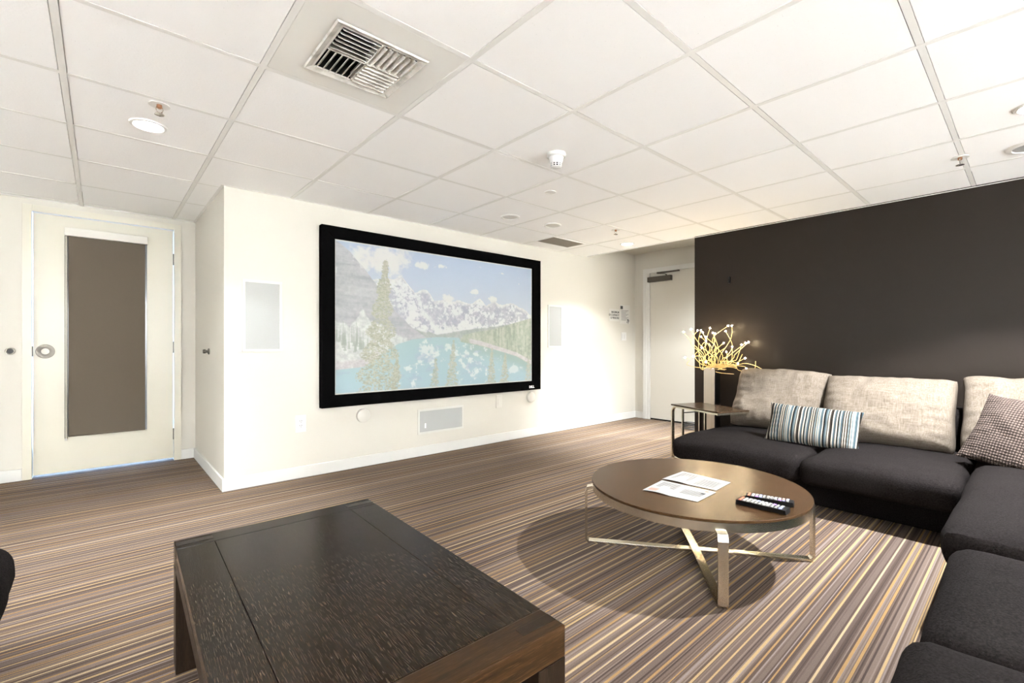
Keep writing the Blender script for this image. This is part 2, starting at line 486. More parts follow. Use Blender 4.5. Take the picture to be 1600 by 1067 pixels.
def pillow(w_, h_, t_, n=36, p=3.0, pinch=0.05, wr=0.006, seed=0, sag=0.0, flop=0.0, box=0.0):
    """stuffed cushion in its own x (width) - z (height) plane, thickness along y, bottom at z=0"""
    mb = MB(); idx = {}
    def vid(i, j, s):
        edge = i in (0, n) or j in (0, n)
        key = (i, j, 0 if edge else s)
        if key not in idx:
            u, v = 2 * i / n - 1, 2 * j / n - 1
            u, v = math.sin(u * math.pi / 2) * 0.35 + u * 0.65, math.sin(v * math.pi / 2) * 0.35 + v * 0.65
            prof = max(0.0, (1 - abs(u) ** p) * (1 - abs(v) ** p)) ** (0.42 if box else 0.55)
            bottom = 1 + sag * (0.5 - 0.5 * v)
            y = s * t_ / 2 * prof * bottom
            ru, rv = u * math.sqrt(1 - box * v ** 6), v * math.sqrt(1 - box * u ** 6)
            x = ru * w_ / 2 * (1 - pinch * (1 - v * v) * abs(u) ** 3)
            z = h_ / 2 * (1 + rv * (1 - pinch * (1 - u * u) * abs(v) ** 3))
            q = Vector((x * 5 + seed * 11.3, s * 3.0, z * 5))
            y += prof ** 0.3 * wr * (noise.noise(q) * 1.2 + noise.noise(q * 2.7) * 0.6)
            # puckers along the seam
            ed = max(abs(u), abs(v))
            y += s * wr * 0.6 * max(0, ed - 0.55) * math.sin((u if abs(v) > abs(u) else v) * 26 + seed * 3) * (1 - ed) * 6
            x += wr * 0.5 * noise.noise(q * 1.3 + Vector((5, 5, 5)))
            z += wr * 0.5 * noise.noise(q * 1.3 + Vector((9, 5, 5)))
            y += flop * max(0, v) ** 2
            idx[key] = len(mb.v); mb.v.append((x, y, z))
        return idx[key]
    for s in (-1, 1):
        for i in range(n):
            for j in range(n):
                mb.f.append((vid(i, j, s), vid(i + 1, j, s), vid(i + 1, j + 1, s), vid(i, j + 1, s)))
    return mb

# ------------------------------------------------------------------ room shell
XB, YS, YL, XS, XD = 4.74, 3.858, 5.21, 0.66, 5.82      # black wall, screen wall, left wall, stub wall, alcove door wall
XW, YR = -2.6, -3.0                                     # walls behind the camera
AZ = 2.36                                               # alcove ceiling
fl = struct(B(XW - 0.1, XD + 0.2, YR - 0.1, YL + 1.6, -0.08, 0).build('floor', 'carpet'), 'striped brown and gold loop carpet')
struct(B(XS, XD + 0.15, YS, YS + 0.12, 0, 2.5).build('wall_screen', 'wall_paint'), 'white wall carrying the projection screen')
struct(B(XS, XS + 0.1, YS + 0.12, YL + 0.12, 0, 2.5).build('wall_stub', 'wall_paint'), 'short white side wall beside the glazed door')
D0, D1, DZ = -0.404, 0.497, 2.094                       # left door leaf
mb = MB().box(XW - 0.1, D0 - 0.05, YL, YL + 0.12, 0, 2.5).box(D1 + 0.05, XS, YL, YL + 0.12, 0, 2.5).box(D0 - 0.05, D1 + 0.05, YL, YL + 0.12, DZ + 0.05, 2.5)
struct(mb.build('wall_left', 'wall_paint'), 'cream wall around the glazed door')
struct(B(XB, XB + 0.12, YR, 2.405, 0, 2.5).build('wall_right', 'charcoal_paint'), 'charcoal painted accent wall behind the sofa')
struct(B(XD, XD + 0.12, 1.0, YS, 0, 2.5).build('wall_alcove', 'wall_paint'), 'white wall with the plain door beyond the dark wall')
struct(B(XB + 0.12, XD, 0.9, 1.0, 0, 2.5).build('wall_alcove_end', 'wall_paint'))
struct(B(XW - 0.1, XB + 0.12, YR - 0.1, YR, 0, 2.5).build('wall_back', 'bounce_white_paint'))
struct(B(XW - 0.1, XW, YR, YL, 0, 2.5).build('wall_west', 'bounce_white_paint'))
struct(B(XB - 0.02, XD + 0.15, 0.9, YS, AZ, AZ + 0.1).build('ceiling_alcove', 'wall_paint'), 'plain raised plaster ceiling over the far door')
struct(B(XB - 0.03, XB - 0.005, 2.405, YS, CEIL - 0.002, AZ).build('trim_1', 'tee_white'), 'edge of the tiled ceiling above the alcove')

# baseboards
def baseboard(name, x0, x1, y0, y1):
    mb = B(x0, x1, y0, y1, 0, 0.09)
    return struct(mb.build(name, 'trim_paint', bevel=0.003))
T = 0.014
baseboard('baseboard_screen', XS - T, XD, YS - T, YS)
baseboard('baseboard_stub', XS - T, XS, YS, YL - T)
baseboard('baseboard_left', XW, D0 - 0.055, YL - T, YL)
baseboard('baseboard_left_corner', D1 + 0.055, XS, YL - T, YL)
baseboard('baseboard_alcove', XD - T, XD, 3.712, YS - T)
# ceiling: slab, tiles, tees
GX = [-0.12 + 0.6165 * k for k in range(-5, 9)]
GY = [0.288 + 0.6059 * k for k in range(-6, 9)]
cl = struct(B(XW - 0.1, XB, YR - 0.1, YL + 0.1, CEIL + 0.12, CEIL + 0.2).build('ceiling', 'tile' if False else 'ceiling_tile'), 'suspended ceiling of white square tiles in a metal grid')
tile_mesh = {}
HW = 0.012
XL, XR_ = XW, XB - 0.03
DIFF = None
for i in range(-1, len(GX)):
    for j in range(-1, len(GY)):
        x0 = GX[i] if i >= 0 else XL; x1 = GX[i + 1] if i + 1 < len(GX) else XR_
        y0 = GY[j] if j >= 0 else YR; y1 = GY[j + 1] if j + 1 < len(GY) else YL
        x0, x1 = max(x0, XL), min(x1, XR_); y0, y1 = max(y0, YR), min(y1, YL)
        if x1 - x0 < 0.02 or y1 - y0 < 0.02: continue
        if x0 >= XS and y0 >= YS: continue
        cx, cy = (x0 + x1) / 2, (y0 + y1) / 2
        if abs(cx - 0.80) < 0.3 and abs(cy - 1.81) < 0.3:
            DIFF = (x0, x1, y0, y1); continue
        pts = [(x0, y0), (x1, y0), (x1, y1), (x0, y1)]
        if x1 > XS and y1 > YS:
            if x0 >= XS: pts = [(x0, y0), (x1, y0), (x1, YS), (x0, YS)]
            elif y0 >= YS: pts = [(x0, y0), (XS, y0), (XS, y1), (x0, y1)]
            else: pts = [(x0, y0), (x1, y0), (x1, YS), (XS, YS), (XS, y1), (x0, y1)]
        g = HW + 0.0022
        loc_pts = [(px - cx, py - cy) for px, py in pts]
        loc_pts = [(px - g * (1 if px > 0 else -1), py - g * (1 if py > 0 else -1)) for px, py in loc_pts]
        key = tuple(round(c, 4) for p_ in loc_pts for c in p_)
        if key not in tile_mesh:
            tile_mesh[key] = MB().prism(loc_pts, 0, 0.018).mesh('ceiling_tile', 'ceiling_tile')
        dz = random.uniform(0, 0.0012)
        link('ceiling_tile', tile_mesh[key], cl, (cx, cy, CEIL + 0.0006 + dz), (random.uniform(-.0012, .0012), random.uniform(-.0012, .0012), 0))
def tee(x0, x1, y0, y1, z=CEIL):
    mb = B(x0, x1, y0, y1, z, z + 0.003)
    if x1 - x0 < y1 - y0:
        c = (x0 + x1) / 2; mb.box(c - 0.002, c + 0.002, y0, y1, z + 0.003, z + 0.03)
    else:
        c = (y0 + y1) / 2; mb.box(x0, x1, c - 0.002, c + 0.002, z + 0.003, z + 0.03)
    return mb.build('ceiling_tee', 'tee_white', cl)
for x in GX:
    if XL < x < XR_:
        tee(x - HW, x + HW, YR, YL if x < XS else YS)
for y in GY:
    if y <= YR + 0.02: continue
    xs = [XL] + [x for x in GX if XL < x < XR_] + [XR_]
    for a, b in zip(xs, xs[1:]):
        if y > YS:
            if a >= XS: continue
            b = min(b, XS)
        tee(a + HW, b - HW, y - HW, y + HW, CEIL + 0.0006)
# wall angle trims
n_tr = 2
for (x0, x1, y0, y1) in [(XL, XS, YL - 0.016, YL), (XS - 0.018, XS, YS - 0.018, YL), (XS, XR_, YS - 0.016, YS), (XB - 0.016, XB, YR, 2.405)]:
    struct(B(x0, x1, y0, y1, CEIL - 0.001, CEIL + 0.002).build('trim_%d' % n_tr, 'tee_white')); n_tr += 1

# ------------------------------------------------------------------ left door with roller blind
def frame_bars(name, parent, bars, matl, bevel=0.002):
    for b in bars: B(*b).build(name, matl, parent, bevel=bevel)
d1 = struct(link('door_1', None, None, (D0, YL, 0)), 'cream half-glazed door with a brown roller blind')
W1 = D1 - D0
GX0, GX1, GZ0, GZ1 = 0.20, 0.71, 0.30, 1.94
yl = 0.02
d_leaf = MB()
d_leaf.box(0.003, GX0, yl, yl + 0.045, 0.02, DZ).box(GX1, W1 - 0.003, yl, yl + 0.045, 0.02, DZ)
d_leaf.box(GX0, GX1, yl, yl + 0.045, 0.02, GZ0).box(GX0, GX1, yl, yl + 0.045, GZ1, DZ)
d_leaf.build('door_leaf', 'door_paint', d1)
B(GX0, GX1, yl + 0.018, yl + 0.026, GZ0, GZ1).build('glass_pane', 'glass_pane', d1)
fr = 0.055
for b in [(-fr, -0.001, -0.012, 0.12, 0, DZ + fr), (W1 + 0.001, W1 + fr, -0.012, 0.12, 0, DZ + fr), (-0.001, W1 + 0.001, -0.012, 0.12, DZ + 0.004, DZ + fr)]:
    B(*b).build('door_frame', 'door_paint', d1, bevel=0.002)
MX = Matrix.Rotation(R(90), 4, 'X')      # lathe axis to -y
for z in (0.24, 1.03, 1.83):
    hg = MB().box(W1 - 0.006, W1 + 0.012, 0.006, yl, z - 0.05, z + 0.05)
    hg.lathe([(0.006, -0.052), (0.006, 0.052)], 10, Matrix.Translation((W1 + 0.002, 0.004, z)))
    hg.build('hinge', 'hinge_metal', d1)
pull = link('ring_pull', None, d1, (0.072, yl, 0.999))
MB().ring(0.034, 0.056, 0, 0.006, 40, MX).build('ring', 'hinge_metal', pull, bevel=0.002)
MB().lathe([(0.0, 0.001), (0.034, 0.001), (0.034, 0.004), (0.030, 0.004), (0.024, 0.002), (0.0, 0.002)], 32, MX).build('cup', 'disc_white', pull, smooth=True)
MB().ring(0.024, 0.036, 0.004, 0.009, 36, MX).build('inner_ring', 'bronze', pull)
B(-0.012, 0.004, -0.004, yl, 0.96, 1.04).build('strike_plate', 'bronze', d1)
rb = thing('roller_blind', 'brown roller blind pulled down over the glazed door pane', 'blind', (D0 + GX0 - 0.016, YL + yl, 0.29))
B(-0.002, 0.528, -0.052, 0, 1.645, 1.712).build('cassette', 'cassette_white', rb, bevel=0.004)
B(0.022, 0.512, -0.02, -0.018, 0.022, 1.66).build('shade', 'shade_fabric', rb)
B(0.022, 0.512, -0.026, -0.012, 0.012, 0.024).build('bottom_bar', 'shade_fabric', rb, bevel=0.002)
ch = MB()
for cxx in (0.002, 0.014):
    ch.box(cxx - 0.0012, cxx + 0.0012, -0.0312, -0.0288, 0.0, 1.645)
    z = 0.01
    while z < 1.645:
        ch.lathe([(0.0, -0.004), (0.0034, -0.0015), (0.0034, 0.0015), (0.0, 0.004)], 5, Matrix.Translation((cxx, -0.03, z)))
        z += 0.0105
tag(ch.build('bead_chain', 'hinge_metal', rb), 'thin metal bead chain', kind='stuff')
MB().lathe([(0.0, 0), (0.007, 0.003), (0.007, 0.018), (0.0, 0.022)], 12, Matrix.Translation((0.008, -0.03, -0.016))).build('chain_weight', 'plate_white', rb)
# round lock on the wall left of the door
lk = thing('round_lock', 'round metal lock cylinder on cream wall left of the door frame', 'lock', (-0.521, YL, 1.003))
MB().ring(0.018, 0.028, 0, 0.006, 32, MX).build('rim', 'aged_metal', lk, bevel=0.0015)
MB().lathe([(0.0, 0.003), (0.018, 0.003), (0.018, 0), (0, 0)], 24, MX).build('core', 'slot_dark', lk)
# bumper knob on the stub wall
kb = thing('wall_bumper', 'small metal knob bumper on the short side wall', 'door stop', (XS, 4.462, 0.998))
MXn = Matrix.Rotation(R(-90), 4, 'Y')
MB().lathe([(0.0, 0), (0.026, 0), (0.026, 0.006), (0.018, 0.012), (0.012, 0.012)], 24, MXn).build('base', 'aged_metal', kb, smooth=True)
MB().lathe([(0.011, 0.010), (0.011, 0.022), (0.017, 0.026), (0.017, 0.040), (0.013, 0.045), (0.0, 0.045)], 24, MXn).build('knob', 'hinge_metal', kb, smooth=True)

# ------------------------------------------------------------------ far door with closer
d2 = struct(link('door_2', None, None, (XD, 3.60, 0)), 'plain white flush door with bronze closer')
B(-0.012, 0, -0.92, 0, 0.022, 2.058).build('door_leaf', 'wall_paint', d2)
B(-0.006, 0, -0.92, 0, 0.002, 0.022).build('door_sweep', 'black_plastic', d2)
for b in [(-0.022, 0, 0.006, 0.055, 0, 2.064), (-0.03, 0, 0.055, 0.108, 0, 2.125), (-0.03, 0, -1.03, 0.055, 2.064, 2.125), (-0.03, 0, -1.03, -0.925, 0, 2.064)]:
    B(*b).build('door_frame', 'trim_paint', d2, bevel=0.002)
cls = link('door_closer', None, d2, (-0.012, 0, 0)); cls['label'] = 'bronze door closer with folding arm'
B(-0.06, 0, -0.34, 0.014, 1.93, 2.0).build('closer_body', 'bronze', cls, bevel=0.004)
MB().sweep([(-0.035, -0.27, 2.0), (-0.035, -0.262, 2.018), (-0.04, -0.24, 2.028), (-0.045, -0.14, 2.037)], [(-.012, -.004), (.012, -.004), (.012, .004), (-.012, .004)]).build('closer_arm', 'bronze', cls)
MB().box(-0.055, -0.03, -0.46, -0.13, 2.036, 2.056).lathe([(0.016, -0.01), (0.016, 0.012)], 16, Matrix.Translation((-0.043, -0.15, 2.046))).build('forearm', 'bronze', cls, bevel=0.002)

# ------------------------------------------------------------------ projection screen
FX0, FX1, FZ0, FZ1 = 1.324, 3.806, 0.539, 2.022
IX0, IX1, IZ0, IZ1 = 1.431, 3.68, 0.641, 1.920
YF = YS - 0.07
ps = thing('projection_screen', 'wide black-framed projection screen showing a pale mountain lake', 'screen', (FX0, YS, FZ0))
def lp(x, z): return (x - FX0, z - FZ0)
def bar(pts):
    n = len(pts)
    v = [(x, -0.07, z) for x, z in pts] + [(x, -0.004, z) for x, z in pts]
    mb = MB().poly(v, [(0, 1, 2, 3), (7, 6, 5, 4)] + [(i, 4 + i, 4 + (i + 1) % 4, (i + 1) % 4) for i in range(4)])
    return mb.build('frame_bar', 'black_velvet', ps, bevel=0.003)
oa, ob, oc, od = lp(FX0, FZ0), lp(FX1, FZ0), lp(FX1, FZ1), lp(FX0, FZ1)
ia, ib, ic, id_ = lp(IX0, IZ0), lp(IX1, IZ0), lp(IX1, IZ1), lp(IX0, IZ1)
bottom_bar = bar([oa, ob, ib, ia]); bar([ob, oc, ic, ib]); bar([oc, od, id_, ic]); bar([od, oa, ia, id_])
letters('logo', 'DELL', 0.036, 'paper_white', bottom_bar, (*lp(3.66, 0)[:1], -0.0715, 0.035), (R(90), 0, 0), bold=0.0012)

# picture on the screen: a faded mountain lake, one colour per mesh vertex
NU, NV = 460, 262
def uvp(cx, cy):                       # spot in a close-up of the photograph -> picture coordinates (u right, v down)
    p = atY(520 + cx * 0.23426, 370 + cy * 0.23426, YF)
    return ((p.x - IX0) / (IX1 - IX0), (IZ1 - p.z) / (IZ1 - IZ0))
def fbm(seed, fx, fy, octv=5, gain=0.55):
    rs = np.random.RandomState(seed)
    out = np.zeros((NV, NU)); amp, tot = 1.0, 0.0
    U, V = np.meshgrid(np.linspace(0, 1, NU), np.linspace(0, 1, NV))
    for k in range(octv):
        gx, gy = int(fx * 2 ** k) + 2, int(fy * 2 ** k) + 2
        g = rs.rand(gy + 1, gx + 1)
        x, y = U * fx * 2 ** k, V * fy * 2 ** k
        xi, yi = x.astype(int), y.astype(int); xf, yf = x - xi, y - yi
        xf, yf = xf * xf * (3 - 2 * xf), yf * yf * (3 - 2 * yf)
        out += amp * ((g[yi, xi] * (1 - xf) + g[yi, xi + 1] * xf) * (1 - yf) + (g[yi + 1, xi] * (1 - xf) + g[yi + 1, xi + 1] * xf) * yf)
        tot += amp; amp *= gain
    return out / tot
U, V = np.meshgrid(np.linspace(0, 1, NU), np.linspace(0, 1, NV))
def curve(pts):
    q = np.array([uvp(*p) for p in pts]); return np.interp(U, q[:, 0], q[:, 1])
def sm(a, b, x): t = np.clip((x - a) / (b - a), 0, 1); return t * t * (3 - 2 * t)
img = np.zeros((NV, NU, 3))
def lay(mask, col):
    global img
    col = np.asarray(col, float)
    img = img * (1 - mask[..., None]) + (col if col.ndim == 3 else col[None, None]) * mask[..., None]
def mixc_(t, c0, c1): return np.array(c0)[None, None] * (1 - t[..., None]) + np.array(c1)[None, None] * t[..., None]
n1, n2, n3, n4 = fbm(1, 5, 3), fbm(2, 10, 6), fbm(3, 40, 22, 4), fbm(4, 16, 60, 3)
jag = (fbm(8, 24, 3, 4) - 0.5)
nf, nd_, ng = fbm(5, 90, 52, 3, 0.7), fbm(6, 34, 20, 4, 0.6), fbm(7, 22, 14, 4, 0.6)
Us = U + 0.25 * (V - 0.4)
SNOW, SKY0, SKY1 = (234, 235, 238), (190, 204, 228), (206, 215, 228)
def tex(a, b, k=1.0, n=None):
    n = nf * 0.6 + nd_ * 0.4 if n is None else n
    return mixc_(np.clip((n - 0.5) * 2.6 * k + 0.5, 0, 1), a, b)
lay(np.ones((NV, NU)), mixc_(np.clip(V * 2.4, 0, 1), SKY0, SKY1))
cloudmask = sm(0.46, 0.64, n1 * 0.55 + nd_ * 0.45 + 0.34 * np.exp(-((U - 0.20) / 0.20) ** 2 - ((V - 0.10) / 0.12) ** 2) - 0.10 - 0.22 * U)
lay(cloudmask * 0.95, (232, 230, 228))
for (cx, cy, rx, ry) in [(600, 190, 0.05, 0.03), (730, 195, 0.035, 0.022), (945, 365, 0.030, 0.026), (775, 410, 0.03, 0.04), (1085, 418, 0.025, 0.026), (1140, 245, 0.026, 0.014)]:
    u0, v0 = uvp(cx, cy)
    lay(sm(0.45, 0.85, np.exp(-((U - u0) / rx) ** 2 - ((V - v0) / ry) ** 2) + (nd_ - 0.5) * 1.6) * 0.95, (234, 231, 228))
peaks = curve([(0, 300), (385, 280), (470, 262), (510, 310), (555, 380), (600, 350), (640, 358), (690, 436), (740, 412), (800, 432), (830, 432), (920, 438), (990, 422), (1030, 466), (1085, 425), (1130, 450), (1210, 450), (1270, 480), (1340, 530)]) + jag * 0.05
inm = sm(-0.003, 0.003, V - peaks)
lay(inm, tex((180, 184, 196), (214, 215, 222)))
cut = np.abs(((Us * 34 + nd_ * 5) % 1.0) - 0.5)
lay(inm * sm(0.50, 0.60, nf * 0.55 + ng * 0.45 + 0.14 * (cut - 0.25) - (V - peaks) * 0.15 + 0.02) * 0.9, SNOW)
lay(inm * (1 - sm(0.0, 0.035, V - peaks + (nd_ - 0.5) * 0.05)) * 0.8, (238, 235, 232))
snowbase = curve([(0, 620), (380, 430), (470, 600), (520, 500), (600, 560), (720, 600), (860, 570), (1000, 592), (1250, 565), (1340, 545)])
lay(inm * sm(-0.02, 0.015, V - snowbase + (nd_ - 0.5) * 0.16) * sm(0.40, 0.52, nf * 0.5 + ng * 0.5 + 0.04), (235, 235, 238))
chute = curve([(0, 2000), (540, 2000), (555, 372), (600, 480), (660, 560), (720, 640), (740, 2000), (1340, 2000)])
lay(inm * np.exp(-((V - chute) / 0.02) ** 2) * 0.8, SNOW)
scree = curve([(0, 700), (430, 560), (560, 615), (700, 655), (860, 628), (1340, 560)]) + jag * 0.03
lay(sm(-0.004, 0.006, V - scree), tex((170, 178, 176), (198, 202, 200)))
slope = curve([(18, 12), (60, 40), (120, 90), (200, 190), (300, 320), (420, 490), (545, 610), (620, 660), (1340, 1500)]) + jag * 0.02
lm = sm(-0.003, 0.004, V - slope)
strata = fbm(12, 5, 26, 4, 0.65)
lay(lm, tex((180, 182, 188), (208, 208, 212), 1.0, nf * 0.35 + strata * 0.65))
lay(lm * sm(0.66, 0.70, fbm(14, 14, 10, 4)) * 0.7, (228, 228, 230))
sn2 = curve([(18, 560), (120, 600), (205, 480), (260, 560), (400, 640), (540, 690), (1340, 1500)])
lay(lm * sm(-0.004, 0.01, V - sn2 + (nd_ - .5) * 0.06), tex((206, 209, 210), (236, 236, 236)))
band = curve([(0, 2000), (840, 2000), (850, 690), (1000, 722), (1235, 795), (1335, 850)])
hill = curve([(0, 2000), (850, 700), (880, 655), (940, 640), (1100, 610), (1335, 540)])
lay(sm(-0.003, 0.004, V - hill), tex((172, 182, 170), (204, 208, 196), 1.2, nf * 0.5 + fbm(20, 110, 9, 2) * 0.5))
shore = curve([(0, 885), (210, 862), (350, 770), (440, 715), (540, 683), (700, 668), (850, 672), (862, 700), (1000, 730), (1150, 770), (1235, 800), (1335, 860)])
lk_ = sm(-0.003, 0.004, V - shore)
lay(lk_, mixc_(np.clip((V - 0.6) * 3, 0, 1), (182, 206, 209), (184, 208, 219)))
lay(lk_ * sm(0.58, 0.62, U) * (1 - sm(0.02, 0.12, V - shore)) * 0.7, (172, 190, 184))
u0, v0 = uvp(640, 800); u1, v1 = uvp(930, 830)
refl = np.exp(-((U - u0 + 0.5 * (V - v0)) / 0.085) ** 2 - ((V - v0) / 0.17) ** 2) + np.exp(-((U - u1 - 0.3 * (V - v1)) / 0.13) ** 2 - ((V - v1) / 0.12) ** 2)
lay(lk_ * sm(0.55, 0.85, refl * 0.7 + (nd_ - 0.5) * 2.2 + 0.05) * 0.9, (232, 235, 238))
lay(lk_ * sm(0.62, 0.8, refl * 0.6 + (fbm(30, 20, 30) - 0.5) * 2.6 + 0.02) * 0.6, (182, 198, 214))
u0, v0 = uvp(1225, 885)
lay(lk_ * sm(0.4, 0.7, np.exp(-((U - u0) / 0.05) ** 2 - ((V - v0) / 0.04) ** 2) + (nd_ - .5)) * 0.8, (226, 230, 236))
lay(sm(-0.035, -0.028, V - band) * (1 - sm(0.0, 0.006, V - band)) * sm(0.6, 0.62, U), tex((206, 200, 204), (226, 220, 222)))
gb = curve([(0, 890), (210, 868), (330, 800), (1340, 700)])
lay(sm(-0.06, -0.04, V - gb) * (1 - sm(-0.002, 0.004, V - gb)) * (U < 0.17), tex((200, 195, 198), (228, 224, 226)))
def conifer(topc, botc, half, seed, dabs, c0=(174, 177, 162), c1=(208, 208, 196)):
    """a spruce put together from many small drooping dabs of foliage"""
    (ut, vt), (ub, vb) = uvp(*topc), uvp(*botc)
    rs = np.random.RandomState(seed)
    asp = (IX1 - IX0) / (IZ1 - IZ0)
    for k in range(dabs):
        t = rs.rand() ** 0.75
        tier = 0.45 + 0.55 * abs(math.sin(t * 21 + seed))
        off = rs.uniform(-1, 1) * half * (0.05 + 0.95 * t) * tier
        uu = ut + (ub - ut) * t + off
        vv_ = vt + (vb - vt) * t + abs(off) * asp * 0.35
        i, j = int(vv_ * (NV - 1)), int(uu * (NU - 1))
        L_, hgt = rs.randint(1, 5), rs.randint(1, 4)
        i0, i1, j0, j1 = max(0, i), min(NV, i + hgt), max(0, j - L_ // 2), min(NU, j + L_ // 2 + 1)
        if i0 >= i1 or j0 >= j1: continue
        q_ = rs.rand()
        img[i0:i1, j0:j1] = img[i0:i1, j0:j1] * 0.25 + 0.75 * (np.array(c0) * (1 - q_) + np.array(c1) * q_)
def thicket(u_a, u_b, vfun, n, hgt, seed, c0):
    rs = np.random.RandomState(seed)
    for k in range(n):
        uu = rs.uniform(u_a, u_b); vb = vfun(uu) + rs.uniform(-0.02, 0.05)
        h_ = hgt * rs.uniform(0.5, 1.2); j = int(uu * (NU - 1))
        for i in range(max(0, int((vb - h_) * NV)), min(NV, int(vb * NV))):
            w_ = int(2.2 * (i / NV - vb + h_) / h_)
            img[i, max(0, j - w_):j + w_ + 1] = img[i, max(0, j - w_):j + w_ + 1] * 0.35 + 0.65 * np.array(c0)
thicket(0.0, 0.15, lambda u_: 0.66 + 0.35 * u_, 30, 0.13, 3, (176, 184, 178))
conifer((362, 150), (300, 1090), 0.125, 1, 3600)
conifer((440, 780), (420, 1060), 0.032, 2, 420)
conifer((697, 800), (690, 1010), 0.028, 3, 260, (172, 182, 172))
conifer((815, 690), (800, 1000), 0.042, 4, 520, (176, 184, 172))
conifer((1070, 745), (1065, 985), 0.036, 5, 420, (178, 184, 172))
conifer((1160, 775), (1150, 985), 0.038, 6, 420, (178, 184, 172))
conifer((1315, 790), (1310, 975), 0.03, 7, 260, (186, 190, 182))
edge = np.minimum(np.minimum(U, 1 - U) * (IX1 - IX0), np.minimum(V, 1 - V) * (IZ1 - IZ0))
lay(1 - sm(0.006, 0.012, edge), (235, 232, 226))
lin = np.where(img / 255 <= 0.04045, img / 255 / 12.92, ((img / 255 + 0.055) / 1.055) ** 2.4)
PIC_GAIN = 0.48
xs, zs = np.linspace(IX0 - FX0, IX1 - FX0, NU), np.linspace(IZ1 - FZ0, IZ0 - FZ0, NV)
vv = np.zeros((NV, NU, 3)); vv[..., 0] = xs[None]; vv[..., 1] = -0.05; vv[..., 2] = zs[:, None]
me = bpy.data.meshes.new('screen_surface')
I = np.arange(NU * NV).reshape(NV, NU)
q = np.stack([I[:-1, :-1], I[1:, :-1], I[1:, 1:], I[:-1, 1:]], -1).reshape(-1, 4)
me.from_pydata(vv.reshape(-1, 3).tolist(), [], q.tolist())
ca = me.color_attributes.new('picture', 'FLOAT_COLOR', 'POINT')
buf = np.ones((NU * NV, 4), np.float32); buf[:, :3] = lin.reshape(-1, 3) * PIC_GAIN * np.array([1.0, 0.985, 0.94])
ca.data.foreach_set('color', buf.ravel())
m = mat('screen_picture', (0.7, 0.7, 0.7), 0.8, 0, 0.05)
at = nd(m, 'ShaderNodeAttribute', attribute_name='picture'); ln(m, at.outputs['Color'], bsdf(m).inputs['Base Color'])
me.materials.append(m)
so = link('screen_surface', me, ps); so['label'] = 'faded picture of a turquoise lake below snowy peaks'
B(IX0 - FX0 - 0.01, IX1 - FX0 + 0.01, -0.045, -0.004, IZ0 - FZ0 - 0.01, IZ1 - FZ0 + 0.01).build('backing', 'black_velvet', ps)

# ------------------------------------------------------------------ in-wall speakers, plates, notices on the screen wall
def speaker(x0, x1, z0, z1, label, logo=False):
    t = thing('wall_speaker', label, 'speaker', (x0, YS, z0), group='in-wall speakers around the screen')
    w_, h_ = x1 - x0, z1 - z0
    f = 0.02
    mb = MB()
    for b in [(0, w_, -0.008, 0, 0, f), (0, w_, -0.008, 0, h_ - f, h_), (0, f, -0.008, 0, f, h_ - f), (w_ - f, w_, -0.008, 0, f, h_ - f)]:
        mb.box(*b)
    mb.build('bezel', 'bezel_white', t, bevel=0.002)
    B(f, w_ - f, -0.005, 0, f, h_ - f).build('grille', 'speaker_cloth', t)
    if logo:
        B(0.075, 0.089, -0.007, -0.005, 0.055, 0.10).build('badge', 'paper_white', t)
    return t
speaker(0.775, 1.047, 1.0, 1.535, 'upright in-wall speaker left of the projection screen')
speaker(3.992, 4.245, 1.018, 1.531, 'upright in-wall speaker right of the projection screen')
speaker(2.232, 2.757, 0.203, 0.44, 'horizontal in-wall speaker below the projection screen', True)
ot = thing('wall_outlet', 'white double power outlet low on wall left of screen', 'outlet', (1.182, YS, 0.428))
B(-0.041, 0.041, -0.008, 0, -0.068, 0.068).build('cover_plate', 'plate_white', ot, bevel=0.003)
B(-0.018, 0.018, -0.011, -0.008, -0.036, 0.036).build('receptacle', 'plate_white', ot, bevel=0.001)
for dz in (-0.018, 0.018):
    for (a, b, c, d) in [(-0.008, -0.005, 0.0, 0.009), (0.005, 0.008, 0.0, 0.009), (-0.002, 0.002, -0.010, -0.005)]:
        B(a, b, -0.0116, -0.011, dz + c, dz + d).build('slot', 'slot_dark', ot)
sw = thing('switch_plate', 'narrow cream cover plate under the right of the screen', 'wall plate', (3.23, YS, 0.438))
B(-0.041, 0.041, -0.008, 0, -0.07, 0.07).build('cover_plate', 'disc_white', sw, bevel=0.003)
B(-0.017, 0.017, -0.0115, -0.008, -0.035, 0.035).build('insert', 'disc_white', sw, bevel=0.001)
for (x, z, lb) in [(1.695, 0.441, 'round white cover disc below left part of the screen'), (3.70, 0.452, 'round white cover disc below right end of the screen')]:
    t = MB().lathe([(0, 0.03), (0.052, 0.03), (0.058, 0.026), (0.060, 0.0), (0, 0)], 40, MX).build('cover_disc', 'disc_white', None, True, loc=(x, YS, z))
    tag(t, lb, 'cover disc', 'round cover discs under the screen')
sg = thing('occupancy_sign', 'small white sign reading maximum occupancy by the corner', 'sign', (5.316, YS, 1.463))
B(-0.115, 0.115, -0.003, 0, -0.085, 0.085).build('panel', 'notice_paper', sg)
letters('lettering', 'MAXIMUM\nOCCUPANCY\n15 PERSONS', 0.038, 'ink', sg, (0.108, -0.0036, 0.0), (R(90), 0, 0), 'RIGHT', bold=0.001, spacing=1.05)
nt = thing('paper_notice', 'printed paper notice taped beside the occupancy sign', 'notice', (5.565, YS, 1.485))
B(-0.12, 0.12, -0.002, 0, -0.135, 0.13).build('sheet', 'notice_paper', nt)
B(-0.108, -0.05, -0.0026, -0.002, 0.07, 0.115).build('crest', 'ink', nt)
for k in range(9):
    B(-0.09, 0.085 - 0.03 * (k % 3), -0.0026, -0.002, 0.05 - k * 0.017, 0.055 - k * 0.017).build('text_line', 'ink_grey', nt)
